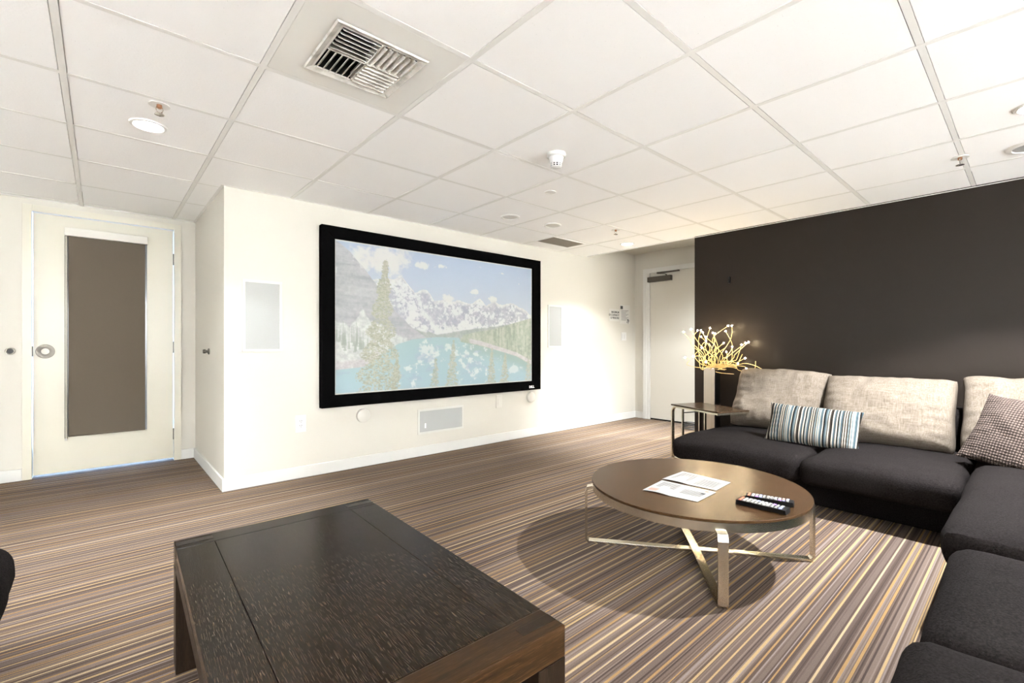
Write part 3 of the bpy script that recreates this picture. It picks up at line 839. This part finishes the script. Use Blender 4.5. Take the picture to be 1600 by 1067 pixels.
MB().sweep([(0.05, -0.0024, -0.125), (0.062, -0.0024, -0.075), (0.085, -0.0024, -0.075), (0.078, -0.0024, -0.125), (0.10, -0.0024, -0.08)], [(-.006, -.0004), (.006, -.0004), (.006, .0004), (-.006, .0004)], up=(0, 1, 0)).build('stamp', 'ink', nt)
ls = thing('light_switch', 'white light switch below the paper notice', 'switch', (5.535, YS, 1.171))
B(-0.058, 0.058, -0.006, 0, -0.058, 0.058).build('cover_plate', 'plate_white', ls, bevel=0.002)
for dx in (-0.024, 0.024):
    B(dx - 0.016, dx + 0.016, -0.010, -0.006, -0.033, 0.033).build('rocker', 'plate_white', ls, bevel=0.001)
bh = thing('wall_bracket', 'tiny black bracket high on the charcoal wall', 'bracket', (XB, 2.037, 1.705))
B(-0.018, 0, -0.011, 0.011, -0.033, 0.033).build('plate', 'black_plastic', bh, bevel=0.003)
MB().lathe([(0, 0.03), (0.006, 0.03), (0.006, 0.0)], 12, Matrix.Translation((-0.018, 0, -0.015)) @ MXn).build('peg', 'black_plastic', bh)

# ------------------------------------------------------------------ ceiling fittings
def downlight(x, y, r_, lit, label, group='recessed downlights'):
    t = thing('downlight', label, 'downlight', (x, y, CEIL + 0.0015), group=group)
    MB().lathe([(r_ * 0.74, 0.0), (r_ * 0.74, -0.004), (r_ * 0.8, -0.009), (r_ * 0.95, -0.006), (r_, 0.0)], 48).build('trim_ring', 'trim_white', t, True)
    MB().lathe([(0, -0.003), (r_ * 0.75, -0.003), (r_ * 0.75, 0), (0, 0)], 40).build('lens', 'downlight_lens' if lit else 'lens_off', t, True)
    return t
for i, (x, y, k) in enumerate(LIT):
    lb = {0: 'lit downlight in ceiling near the glazed door', 1: 'lit downlight in ceiling near the far alcove door', 2: 'lit downlight in ceiling above the right part of the sofa'}.get(i, 'added unseen fill downlight in the ceiling out of view')
    downlight(x, y, 0.082, True, lb, 'recessed downlights' if i < 3 else 'added fill downlights out of view')
for x, y, d in WASH:
    downlight(x, y, 0.07, True, 'added unseen wall-wash fill light along the %s wall behind the camera' % d, 'added fill washers along the %s wall' % d)
ad_ = downlight(5.3, 1.75, 0.082, True, 'added unseen fill light in the raised alcove ceiling behind the charcoal wall'); ad_.location.z = AZ
downlight(2.735, 3.109, 0.088, False, 'unlit flush round fitting in ceiling nearest the screen middle')
downlight(3.227, 3.057, 0.085, False, 'unlit round fitting in ceiling beside the dark return grille')
cs = thing('ceiling_speaker', 'large round ceiling speaker above the sofa at right edge', 'speaker', (4.0, 0.0, CEIL + 0.0015))
MB().lathe([(0.085, -0.003), (0.09, -0.012), (0.112, -0.009), (0.118, 0.0)], 48).build('rim', 'trim_white', cs, True)
MB().lathe([(0, -0.006), (0.087, -0.006), (0.087, 0), (0, 0)], 40).build('grille', 'speaker_cloth', cs)
sn = thing('ceiling_sensor', 'small round ring fitting in ceiling below the smoke detector', 'sensor', (2.514, 2.401, CEIL + 0.0015))
MB().ring(0.034, 0.043, -0.006, 0, 36).build('ring', 'tee_white', sn, bevel=0.001)
MB().lathe([(0, -0.004), (0.034, -0.004), (0.034, 0), (0, 0)], 32).build('cap', 'trim_white', sn)
sd = thing('smoke_detector', 'white smoke detector hanging from ceiling middle', 'smoke detector', (2.04, 1.90, CEIL + 0.0015))
MB().lathe([(0, 0), (0.058, 0), (0.058, -0.018), (0.052, -0.024), (0.046, -0.024)], 48).build('base', 'plate_white', sd, True)
MB().lathe([(0.046, -0.022), (0.036, -0.058), (0.033, -0.060)], 48).build('body', 'plate_white', sd, True)
MB().lathe([(0.029, -0.058), (0.027, -0.078), (0, -0.078)], 32).build('vent_core', 'black_velvet', sd)
MB().lathe([(0.033, -0.0665), (0.033, -0.0695), (0.027, -0.0695), (0.027, -0.0665)], 40).build('vent_rib', 'plate_white', sd)
for k in range(10):
    a = 2 * math.pi * k / 10
    B(0.026, 0.034, -0.003, 0.003, -0.080, -0.058).build('vent_post', 'plate_white', sd, rot=(0, 0, a))
MB().lathe([(0, -0.086), (0.018, -0.086), (0.030, -0.080), (0.031, -0.077), (0, -0.077)], 32).build('cap', 'plate_white', sd, True)
def sprinkler(x, y, label):
    t = thing('fire_sprinkler', label, 'sprinkler', (x, y, CEIL), group='ceiling sprinklers')
    MB().lathe([(0.022, 0.002), (0.040, 0.001), (0.043, -0.004), (0.040, -0.005), (0.022, -0.001)], 32).build('escutcheon', 'trim_white', t, True)
    MB().lathe([(0, 0.0), (0.011, 0.0), (0.011, -0.014), (0.006, -0.018), (0, -0.018)], 16).build('body', 'copper', t, True)
    for s in (-1, 1):
        MB().tube([(s * 0.011, 0, -0.010), (s * 0.014, 0, -0.022), (s * 0.010, 0, -0.034), (0, 0, -0.042)], 0.0024, 6).build('yoke_arm', 'chrome', t)
    MB().lathe([(0, -0.042), (0.019, -0.043), (0.021, -0.047), (0.019, -0.045), (0, -0.044)], 12).build('deflector', 'chrome', t)
sprinkler(0.208, 2.766, 'fire sprinkler beside the lit downlight near the glazed door')
sprinkler(3.824, 2.758, 'fire sprinkler in ceiling toward the far alcove')
sprinkler(3.919, 0.300, 'fire sprinkler in ceiling above the sofa by the charcoal wall')
rg = thing('return_grille', 'dark rectangular return air grille in ceiling near screen wall', 'air vent', (3.585, 3.375, CEIL + 0.0015))
B(0, 0.495, 0, 0.25, -0.004, 0).build('mesh_panel', 'return_mesh', rg)
for b in [(-0.012, 0.507, -0.012, 0, -0.005, 0), (-0.012, 0.507, 0.25, 0.262, -0.005, 0), (-0.012, 0, 0, 0.25, -0.005, 0), (0.495, 0.507, 0, 0.25, -0.005, 0)]:
    B(*b).build('edge_strip', 'bronze' if False else 'tee_white', rg)
# four-way supply diffuser
x0, x1, y0, y1 = DIFF
dx, dy = (x0 + x1) / 2, (y0 + y1) / 2
df = thing('air_diffuser', 'square louvred air supply diffuser filling a ceiling panel', 'air vent', (dx, dy, CEIL))
hs, hx_, hy_ = 0.152, (x1 - x0) / 2 - 0.013, (y1 - y0) / 2 - 0.013
mb = MB()
for b in [(-hx_, hx_, -hy_, -hs), (-hx_, hx_, hs, hy_), (-hx_, -hs, -hs, hs), (hs, hx_, -hs, hs)]:
    mb.box(b[0], b[1], b[2], b[3], 0.001, 0.005)
mb.build('panel', 'metal_white', df)
ho = 0.186
pts_o, pts_i = [(-ho, -ho), (ho, -ho), (ho, ho), (-ho, ho)], [(-hs, -hs), (hs, -hs), (hs, hs), (-hs, hs)]
v = [(x, y, -0.002) for x, y in pts_o] + [(x, y, -0.007) for x, y in [(p_[0] * 0.97, p_[1] * 0.97) for p_ in pts_o]] + [(x, y, 0.004) for x, y in pts_i]
MB().poly(v, [(i, (i + 1) % 4, 4 + (i + 1) % 4, 4 + i) for i in range(4)] + [(4 + i, 4 + (i + 1) % 4, 8 + (i + 1) % 4, 8 + i) for i in range(4)]).build('flange', 'diffuser_metal', df)
MB().box(-hs, hs, -hs, hs, 0.075, 0.078).box(-hs, -hs + 0.002, -hs, hs, 0.004, 0.078).box(hs - 0.002, hs, -hs, hs, 0.004, 0.078).box(-hs, hs, -hs, -hs + 0.002, 0.004, 0.078).box(-hs, hs, hs - 0.002, hs, 0.004, 0.078).build('throat', 'dark_gap', df)
for b in [(-0.003, 0.003, -hs, hs), (-hs, hs, -0.003, 0.003)]:
    B(b[0], b[1], b[2], b[3], -0.004, 0.03).build('divider', 'diffuser_metal', df)
SL = B(-hs / 2 + 0.004, hs / 2 - 0.004, -0.013, 0.013, -0.0008, 0.0008).mesh('louvre', 'diffuser_metal')
for qx, qy, along, tilt in [(-1, -1, 'X', 1), (1, -1, 'Y', 1), (-1, 1, 'Y', -1), (1, 1, 'X', -1)]:
    for k in range(6):
        off = -hs / 2 + hs * (k + 0.5) / 6
        if along == 'X':
            link('louvre', SL, df, (qx * hs / 2, qy * hs / 2 + off, 0.003), (R(48) * tilt, 0, 0))
        else:
            link('louvre', SL, df, (qx * hs / 2 + off, qy * hs / 2, 0.003), (R(48) * tilt, 0, R(90)))

# ------------------------------------------------------------------ sofas
def upholster(name, label, loc, plinths, cushions, backs, group):
    t = thing(name, label, 'sofa', loc, group=group)
    L = Vector(loc)
    for (a, b, c, d, e, f_) in plinths:
        B(a - L.x, b - L.x, c - L.y, d - L.y, e - L.z, f_ - L.z).build('plinth', 'charcoal_fabric', t, bevel=0.012)
    for k, (a, b, c, d, e, f_, r_, crown, tx, ty) in enumerate(cushions):
        mb = soft_box((b - a) / 2, (d - c) / 2, (f_ - e) / 2, r_, crown, 0.012, seed=k + len(name))
        mb.build('seat_cushion', 'charcoal_fabric', t, True, loc=Vector(((a + b) / 2, (c + d) / 2, (e + f_) / 2)) - L, rot=(tx, ty, 0))
    for k, (a, b, c, d, e, f_) in enumerate(backs):
        soft_box((b - a) / 2, (d - c) / 2, (f_ - e) / 2, 0.07, 0.01, 0.006, seed=k + 9).build('backrest', 'charcoal_fabric', t, True, loc=Vector(((a + b) / 2, (c + d) / 2, (e + f_) / 2)) - L)
    return t
upholster('sofa', 'long low charcoal fabric sofa against the charcoal wall', (4.0, 1.0, 0),
          [(3.50, 4.70, 0.25, 1.83, 0.0, 0.172)],
          [(3.29, 4.40, 0.99, 1.87, 0.165, 0.325, 0.05, 0.03, 0, R(1.0)), (3.27, 4.40, 0.245, 0.985, 0.165, 0.325, 0.055, 0.04, 0, R(1.0))],
          [(4.40, 4.70, 0.25, 1.87, 0.172, 0.60)], 'charcoal sofa sections')
upholster('sofa', 'charcoal fabric sofa section running along the right foreground', (2.5, -0.4, 0),
          [(0.72, 4.70, -1.1, 0.02, 0.0, 0.19)],
          [(2.35, 4.69, -0.93, 0.24, 0.185, 0.35, 0.06, 0.035, 0, R(1.2)), (1.54, 2.345, -0.93, 0.205, 0.165, 0.322, 0.06, 0.03, 0, 0), (0.70, 1.535, -0.93, 0.215, 0.17, 0.335, 0.06, 0.035, 0, 0)],
          [(0.72, 4.70, -1.2, -0.9, 0.18, 0.60)], 'charcoal sofa sections')
ott = upholster('ottoman', 'charcoal fabric ottoman corner at the left picture edge', (-0.7, 2.0, 0),
          [(-1.08, -0.30, 1.62, 2.38, 0.0, 0.19)],
          [(-1.15, -0.222, 1.55, 2.47, 0.175, 0.345, 0.075, 0.03, 0, 0)], [], 'charcoal sofa sections')
ott['category'] = 'ottoman'

def cushion(name, label, mb, matl, loc, yaw, lean, roll, group=None):
    o = mb.build(name, matl, None, True)
    M = Matrix.Translation(loc) @ Matrix.Rotation(yaw, 4, 'Z') @ Matrix.Rotation(lean, 4, 'X') @ Matrix.Rotation(roll, 4, 'Y')
    o.matrix_world = M
    return tag(o, label, 'cushion', group)
# local -y faces the room; yaw -90deg turns it to face -x
YW = R(-90)
cushion('back_cushion', 'large cream linen back cushion at the lamp end of the sofa', pillow(0.72, 0.545, 0.25, n=44, pinch=0.035, p=3.4, wr=0.022, seed=1, sag=0.3, box=0.07), 'cream_linen', (4.19, 1.445, 0.337), YW, R(-25), R(1.2), 'cream back cushions on the sofa')
cushion('back_cushion', 'large cream linen back cushion in the middle behind the striped pillow', pillow(0.775, 0.535, 0.26, n=44, pinch=0.045, p=3.4, wr=0.022, seed=2, sag=0.35, box=0.07), 'cream_linen', (4.11, 0.715, 0.335), YW, R(-27), R(0), 'cream back cushions on the sofa')
cushion('back_cushion', 'large cream linen back cushion behind the waffle pillow', pillow(0.775, 0.555, 0.26, n=44, pinch=0.04, p=3.4, wr=0.022, seed=3, sag=0.35, box=0.07), 'cream_linen', (4.14, -0.06, 0.345), YW, R(-27), R(0), 'cream back cushions on the sofa')
cushion('lumbar_pillow', 'small rectangular striped teal and black lumbar pillow', pillow(0.57, 0.29, 0.13, pinch=0.06, p=3.0, wr=0.012, seed=5), 'striped_cotton', (3.70, 1.045, 0.345), YW + R(4), R(-26), R(2))
cushion('waffle_pillow', 'taupe waffle-knit square pillow in the sofa corner', pillow(0.46, 0.44, 0.16, pinch=0.07, p=2.6, wr=0.018, seed=6), 'waffle_fabric', (3.77, 0.10, 0.345), YW + R(-12), R(-30), R(12))

# ------------------------------------------------------------------ round coffee table
rt = thing('round_table', 'round wood-topped coffee table on crossed brushed metal legs', 'table', (2.27, 1.155, 0))
TZ, TR = 0.345, 0.515
MB().lathe([(0, TZ - 0.012), (TR - 0.002, TZ - 0.012), (TR, TZ - 0.010), (TR, TZ - 0.002), (TR - 0.002, TZ), (0, TZ)], 96).build('table_top', 'round_wood', rt, True)
MB().ring(TR - 0.03, TR - 0.004, TZ - 0.050, TZ - 0.0125, 96).build('apron', 'brushed_nickel', rt, True)
FLAT = [(-0.006, -0.02), (0.006, -0.02), (0.006, 0.02), (-0.006, 0.02)]
for ang, z_off in ((R(-53.4), 0.0), (R(38.3), 0.0125)):
    c, s = math.cos(ang), math.sin(ang)
    lr = 0.545
    def pt(r_, z): return (c * r_, s * r_, z)
    zt = TZ - 0.046
    path = [pt(-0.46, zt), pt(-lr + 0.03, zt), pt(-lr + 0.008, zt - 0.006), pt(-lr, zt - 0.028), pt(-lr, 0.02 + z_off * 0), pt(-lr + 0.012, 0.007), pt(-0.06, 0.007 + z_off), pt(0.06, 0.007 + z_off), pt(lr - 0.012, 0.007), pt(lr, 0.02), pt(lr, zt - 0.028), pt(lr - 0.008, zt - 0.006), pt(lr - 0.03, zt), pt(0.46, zt)]
    MB().sweep(path, FLAT, up=(-s, c, 0)).build('leg_frame', 'brushed_nickel', rt, bevel=0.0012)
def sheet(label, corners, mks):
    z = TZ + 0.0015
    cx = sum(p_[0] for p_ in corners) / 4; cy = sum(p_[1] for p_ in corners) / 4
    t = thing('paper_sheet', label, 'paper', (cx, cy, z), group='printed leaflets on the round table')
    c = [Vector((p_[0] - cx, p_[1] - cy, 0)) for p_ in corners]
    def bil(u, v): return (c[0] * (1 - u) + c[1] * u) * (1 - v) + (c[3] * (1 - u) + c[2] * u) * v
    n = 10
    vs, fs = [], []
    for s_ in (0, 1):
        for i in range(n + 1):
            for j in range(n + 1):
                p_ = bil(i / n, j / n); p_.z = 0.0008 * s_ + 0.004 * max(0, math.sin(i / n * math.pi * 2)) * (j / n)
                vs.append(p_)
    k = (n + 1) ** 2
    for i in range(n):
        for j in range(n):
            a = i * (n + 1) + j
            fs += [(a, a + 1, a + n + 2, a + n + 1), (k + a, k + a + n + 1, k + a + n + 2, k + a + 1)]
    rim = [i * (n + 1) for i in range(n + 1)] + [n * (n + 1) + j for j in range(1, n + 1)] + [i * (n + 1) + n for i in range(n - 1, -1, -1)] + [j for j in range(n - 1, 0, -1)]
    fs += [(rim[i], rim[(i + 1) % len(rim)], k + rim[(i + 1) % len(rim)], k + rim[i]) for i in range(len(rim))]
    MB().poly(vs, fs).build('sheet', 'paper_gloss', t, True)
    for (u0, u1, v0, v1, mm) in mks:
        q4 = [bil(u0, v0), bil(u1, v0), bil(u1, v1), bil(u0, v1)]
        for p_, (uu, vv_) in zip(q4, ((u0, v0), (u1, v0), (u1, v1), (u0, v1))):
            p_.z = 0.0012 + 0.004 * max(0, math.sin(uu * math.pi * 2)) * vv_
        vv2 = [tuple(p_) for p_ in q4] + [(p_.x, p_.y, p_.z + 0.0003) for p_ in q4]
        MB().poly(vv2, [(3, 2, 1, 0), (4, 5, 6, 7)] + [(i, (i + 1) % 4, 4 + (i + 1) % 4, 4 + i) for i in range(4)]).build('print_block', mm, t)
m = mat('paper_gloss', (0.25, 0.245, 0.235), 0.45, 0, 0.3)
txt = [(0.08 + 0.0, 0.42, 0.12 + 0.075 * k, 0.15 + 0.075 * k, 'ink_grey') for k in range(9)]
txt2 = [(0.55, 0.92, 0.30 + 0.075 * k, 0.325 + 0.075 * k, 'ink_grey') for k in range(8)]
sheet('printed leaflet on the round table, the one nearer the sofa', [(2.425, 1.30), (2.412, 1.030), (2.228, 1.022), (2.205, 1.298)], txt + txt2)
sheet('printed leaflet with red block on the round table, nearer the camera', [(2.184, 1.285), (2.200, 1.008), (2.002, 1.002), (1.967, 1.262)],
      [(0.06, 0.22, 0.72, 0.90, 'ink_red'), (0.85, 0.92, 0.08, 0.2, 'ink_red'), (0.85, 0.92, 0.3, 0.42, 'ink')] + txt[:6] + txt2[:5])
def remote(label, loc, ang, L_, W_, seed):
    t = thing('remote_control', label, 'remote', loc, (0, 0, ang), group='remote controls on the round table')
    MB().poly([(-L_ / 2, -W_ / 2 + .004, 0), (L_ / 2, -W_ / 2 + .004, 0), (L_ / 2, W_ / 2 - .004, 0), (-L_ / 2, W_ / 2 - .004, 0), (-L_ / 2 + .004, -W_ / 2, .02), (L_ / 2 - .004, -W_ / 2, .02), (L_ / 2 - .004, W_ / 2, .02), (-L_ / 2 + .004, W_ / 2, .02)],
              [(3, 2, 1, 0), (4, 5, 6, 7), (0, 1, 5, 4), (1, 2, 6, 5), (2, 3, 7, 6), (3, 0, 4, 7)]).build('body', 'black_plastic', t, bevel=0.002)
    rr = random.Random(seed)
    rows, cols = 11, 3
    for i in range(rows):
        for j in range(cols):
            if i == 6 and j == 1: continue
            x = -L_ / 2 + 0.014 + i * (L_ - 0.03) / rows; y = (j - 1) * W_ * 0.29
            w_ = rr.choice([0.008, 0.010, 0.011]); mm = rr.choice(['button_white'] * 8 + ['button_blue', 'button_red', 'button_violet'])
            if i < 1: mm = 'button_red'
            B(x, x + w_, y - W_ * 0.11, y + W_ * 0.11, 0.02, 0.0225).build('button', mm, t)
    MB().ring(0.005, 0.011, 0.02, 0.0225, 16, Matrix.Translation((-L_ / 2 + 0.014 + 6.4 * (L_ - 0.03) / rows, 0, 0))).build('dial', 'button_white', t)
remote('black remote control with white buttons, nearer the table edge', (2.143, 0.782, TZ), R(-91 + 3), 0.205, 0.062, 1)
remote('black remote control lying behind the other one toward the sofa', (2.245, 0.79, TZ), R(-76), 0.195, 0.050, 2)

# ------------------------------------------------------------------ dark square-edged coffee table
wt = thing('coffee_table', 'dark wenge low table with bridle-jointed ends in the foreground', 'table', (0.495, 1.31, 0), (0, 0, R(-1.8)))
hx, hy, tz, th, cap = 0.333, 0.575, 0.40, 0.074, 0.085
# three long boards between two end caps
xb = [-hx, -hx + 0.105, hx - 0.105, hx]
for a, b in zip(xb, xb[1:]):
    B(a + 0.0008, b - 0.0008, -hy + cap + 0.001, hy - cap - 0.001, tz - 0.03, tz).build('board', 'wenge_top', wt, bevel=0.0015)
for s in (-1, 1):
    y0_, y1_ = sorted((s * hy, s * (hy - cap)))
    B(-hx, hx, y0_, y1_, tz - th, tz).build('end_rail', 'wenge_end' if s > 0 else 'wenge_side', wt, bevel=0.004)
    x0_, x1_ = sorted((s * hx, s * (hx - 0.025)))
    B(x0_, x1_, -hy + cap, hy - cap, tz - th, tz - 0.0305).build('side_rail', 'wenge_side_rail' if False else 'wenge_leg', wt, bevel=0.002)
    for sx in (-1, 1):
        xa, xb_ = sorted((sx * hx, sx * (hx - 0.085)))
        B(xa, xb_, y0_, y1_, 0, tz - th - 0.0008).build('leg', 'wenge_leg', wt, bevel=0.003)
        xa, xb_ = sorted((sx * (hx - 0.004), sx * (hx - 0.105)))
        ym = (y0_ + y1_) / 2
        B(xa, xb_, ym - 0.014, ym + 0.014, tz - 0.002, tz + 0.0012).build('tenon', 'black_plastic' if False else 'wenge_leg', wt, bevel=0.0005)

# ------------------------------------------------------------------ side table
st = thing('side_table', 'small C-shaped side table with metal frame over the sofa arm end', 'table', (4.045, 1.925, 0), (0, 0, R(-21)))
hl, hw_ = 0.285, 0.175       # long axis is local y
B(-hw_, hw_, -hl, hl, 0.487, 0.500).build('table_top', 'side_wood', st, bevel=0.003)
BAR = [(-0.007, -0.014), (0.007, -0.014), (0.007, 0.014), (-0.007, 0.014)]
for s in (-1, 1):
    x_ = s * (hw_ - 0.014)
    arc = [(x_, hl - 0.06 + 0.05 * math.sin(a), 0.43 + 0.05 * math.cos(a)) for a in [R(d_) for d_ in range(0, 91, 15)]]
    MB().sweep([(x_, -hl + 0.004, 0.48)] + arc + [(x_, hl - 0.01, 0.012), ], BAR, up=(1, 0, 0)).build('side_bar', 'brushed_nickel', st)
    x2 = s * (hw_ - 0.045)
    B(x2 - 0.010, x2 + 0.010, hl - 0.115, hl - 0.103, 0.0, 0.474).build('inner_leg', 'brushed_nickel', st)
    B(x_ - 0.010, x_ + 0.010, hl - 0.12, hl - 0.004, 0.0, 0.012).build('foot_bar', 'brushed_nickel', st)
B(-hw_ + 0.002, hw_ - 0.002, -hl + 0.002, -hl + 0.014, 0.470, 0.4865).build('end_bar', 'brushed_nickel', st)
MB().tube([(-hw_ + 0.045, hl - 0.109, 0.43), (hw_ - 0.045, hl - 0.109, 0.43)], 0.005, 8).build('cross_rod', 'black_plastic', st)

# ------------------------------------------------------------------ branching LED floor lamp
LX, LY = 4.60, 2.158
lamp = thing('floor_lamp', 'floor lamp with steel column and tangle of glowing twig lights', 'lamp', (LX, LY, 0))
B(-0.05, 0.05, -0.055, 0.055, 0.02, 0.82).build('column', 'lamp_column_steel', lamp, bevel=0.003)
B(-0.044, 0.044, -0.068, -0.0555, 0.02, 0.80).build('column_shade_side', 'black_plastic', lamp)  # black slab standing for the column's side in shadow
B(-0.11, 0.11, -0.11, 0.11, 0.0, 0.02).build('base', 'lamp_column_steel', lamp, bevel=0.003)
tips = [(65, 235), (165, 200), (245, 215), (290, 215), (310, 240), (405, 185), (440, 245), (470, 255), (605, 225), (640, 155), (685, 155), (290, 295), (350, 300), (355, 350), (300, 435), (580, 375), (690, 425), (810, 400), (860, 375), (900, 365), (615, 490), (85, 565), (190, 550), (350, 620), (855, 570), (765, 640), (870, 705)]
dark_tips = [(990, 610), (1070, 710), (615, 715), (710, 775), (600, 440), (820, 520), (480, 330), (230, 420), (560, 700), (390, 380), (520, 430), (700, 600)]
rl = random.Random(21)
bulb_me = None
for k, (cx, cy) in enumerate(tips + dark_tips):
    px, py = 1060 + cx * 0.12185, 490 + cy * 0.12185
    Xd = LX + rl.uniform(-0.22, 0.08)
    tip = atX(px, py, Xd) - Vector((LX, LY, 0))
    a0 = Vector((rl.uniform(-.03, .03), rl.uniform(-.04, .04), 0.80))
    # control polygon: leave the column low and sideways, then bend twice
    dirh = Vector((tip.x - a0.x, tip.y - a0.y, 0))
    m1 = a0 + Vector((dirh.x * 0.35 + rl.uniform(-.05, .05), dirh.y * 0.45 + rl.uniform(-.06, .06), rl.uniform(0.0, 0.07)))
    m2 = a0 + (tip - a0) * 0.72 + Vector((rl.uniform(-.06, .06), rl.uniform(-.09, .09), rl.uniform(-.07, .05)))
    if m1.x + LX > 4.71: m1.x = 4.71 - LX
    m15 = (m1 + m2) * 0.5 + Vector((rl.uniform(-.05, .03), rl.uniform(-.08, .08), rl.uniform(-.04, .05)))
    P4 = [a0, a0 + Vector((0, 0, 0.03)), m1, m15, m2, tip, tip]
    for q_ in P4[2:5]: q_.x = min(q_.x, 4.725 - LX)
    pts = []
    for i in range(1, 5):
        p0, p1, p2, p3 = P4[i - 1], P4[i], P4[i + 1], P4[min(i + 2, 6)]
        for s in range(7):
            t_ = s / 7
            pts.append(0.5 * (2 * p1 + (p2 - p0) * t_ + (2 * p0 - 5 * p1 + 4 * p2 - p3) * t_ ** 2 + (3 * p1 - p0 - 3 * p2 + p3) * t_ ** 3))
    pts.append(tip)
    br = MB().tube(pts, 0.0030, 6).build('branch', 'branch_tube', lamp, True)
    if k < len(tips):
        if bulb_me is None:
            bulb_me = MB().lathe([(0, -0.0075), (0.0045, -0.006), (0.0075, 0), (0.0045, 0.006), (0, 0.0075)], 12).mesh('bulb', 'led_bulb', True)
        link('bulb', bulb_me, br, tip)
# ------------------------------------------------------------------ cord on the floor by the far door
cp = [Vector((5.50 + 0.10 * math.cos(a) * (1 - a * 0.012), 2.80 + 0.16 * math.sin(a) * (1 - a * 0.012), 0.008 + 0.0035 * a)) for a in [i * 0.35 for i in range(60)]]
tag(MB().tube([p_ - Vector((5.5, 2.8, 0)) for p_ in cp] , 0.007, 6).build('coiled_cord', 'cord_black', None, True, loc=(5.5, 2.8, 0)), 'black coiled cord lying on the carpet by the far door', 'cord')
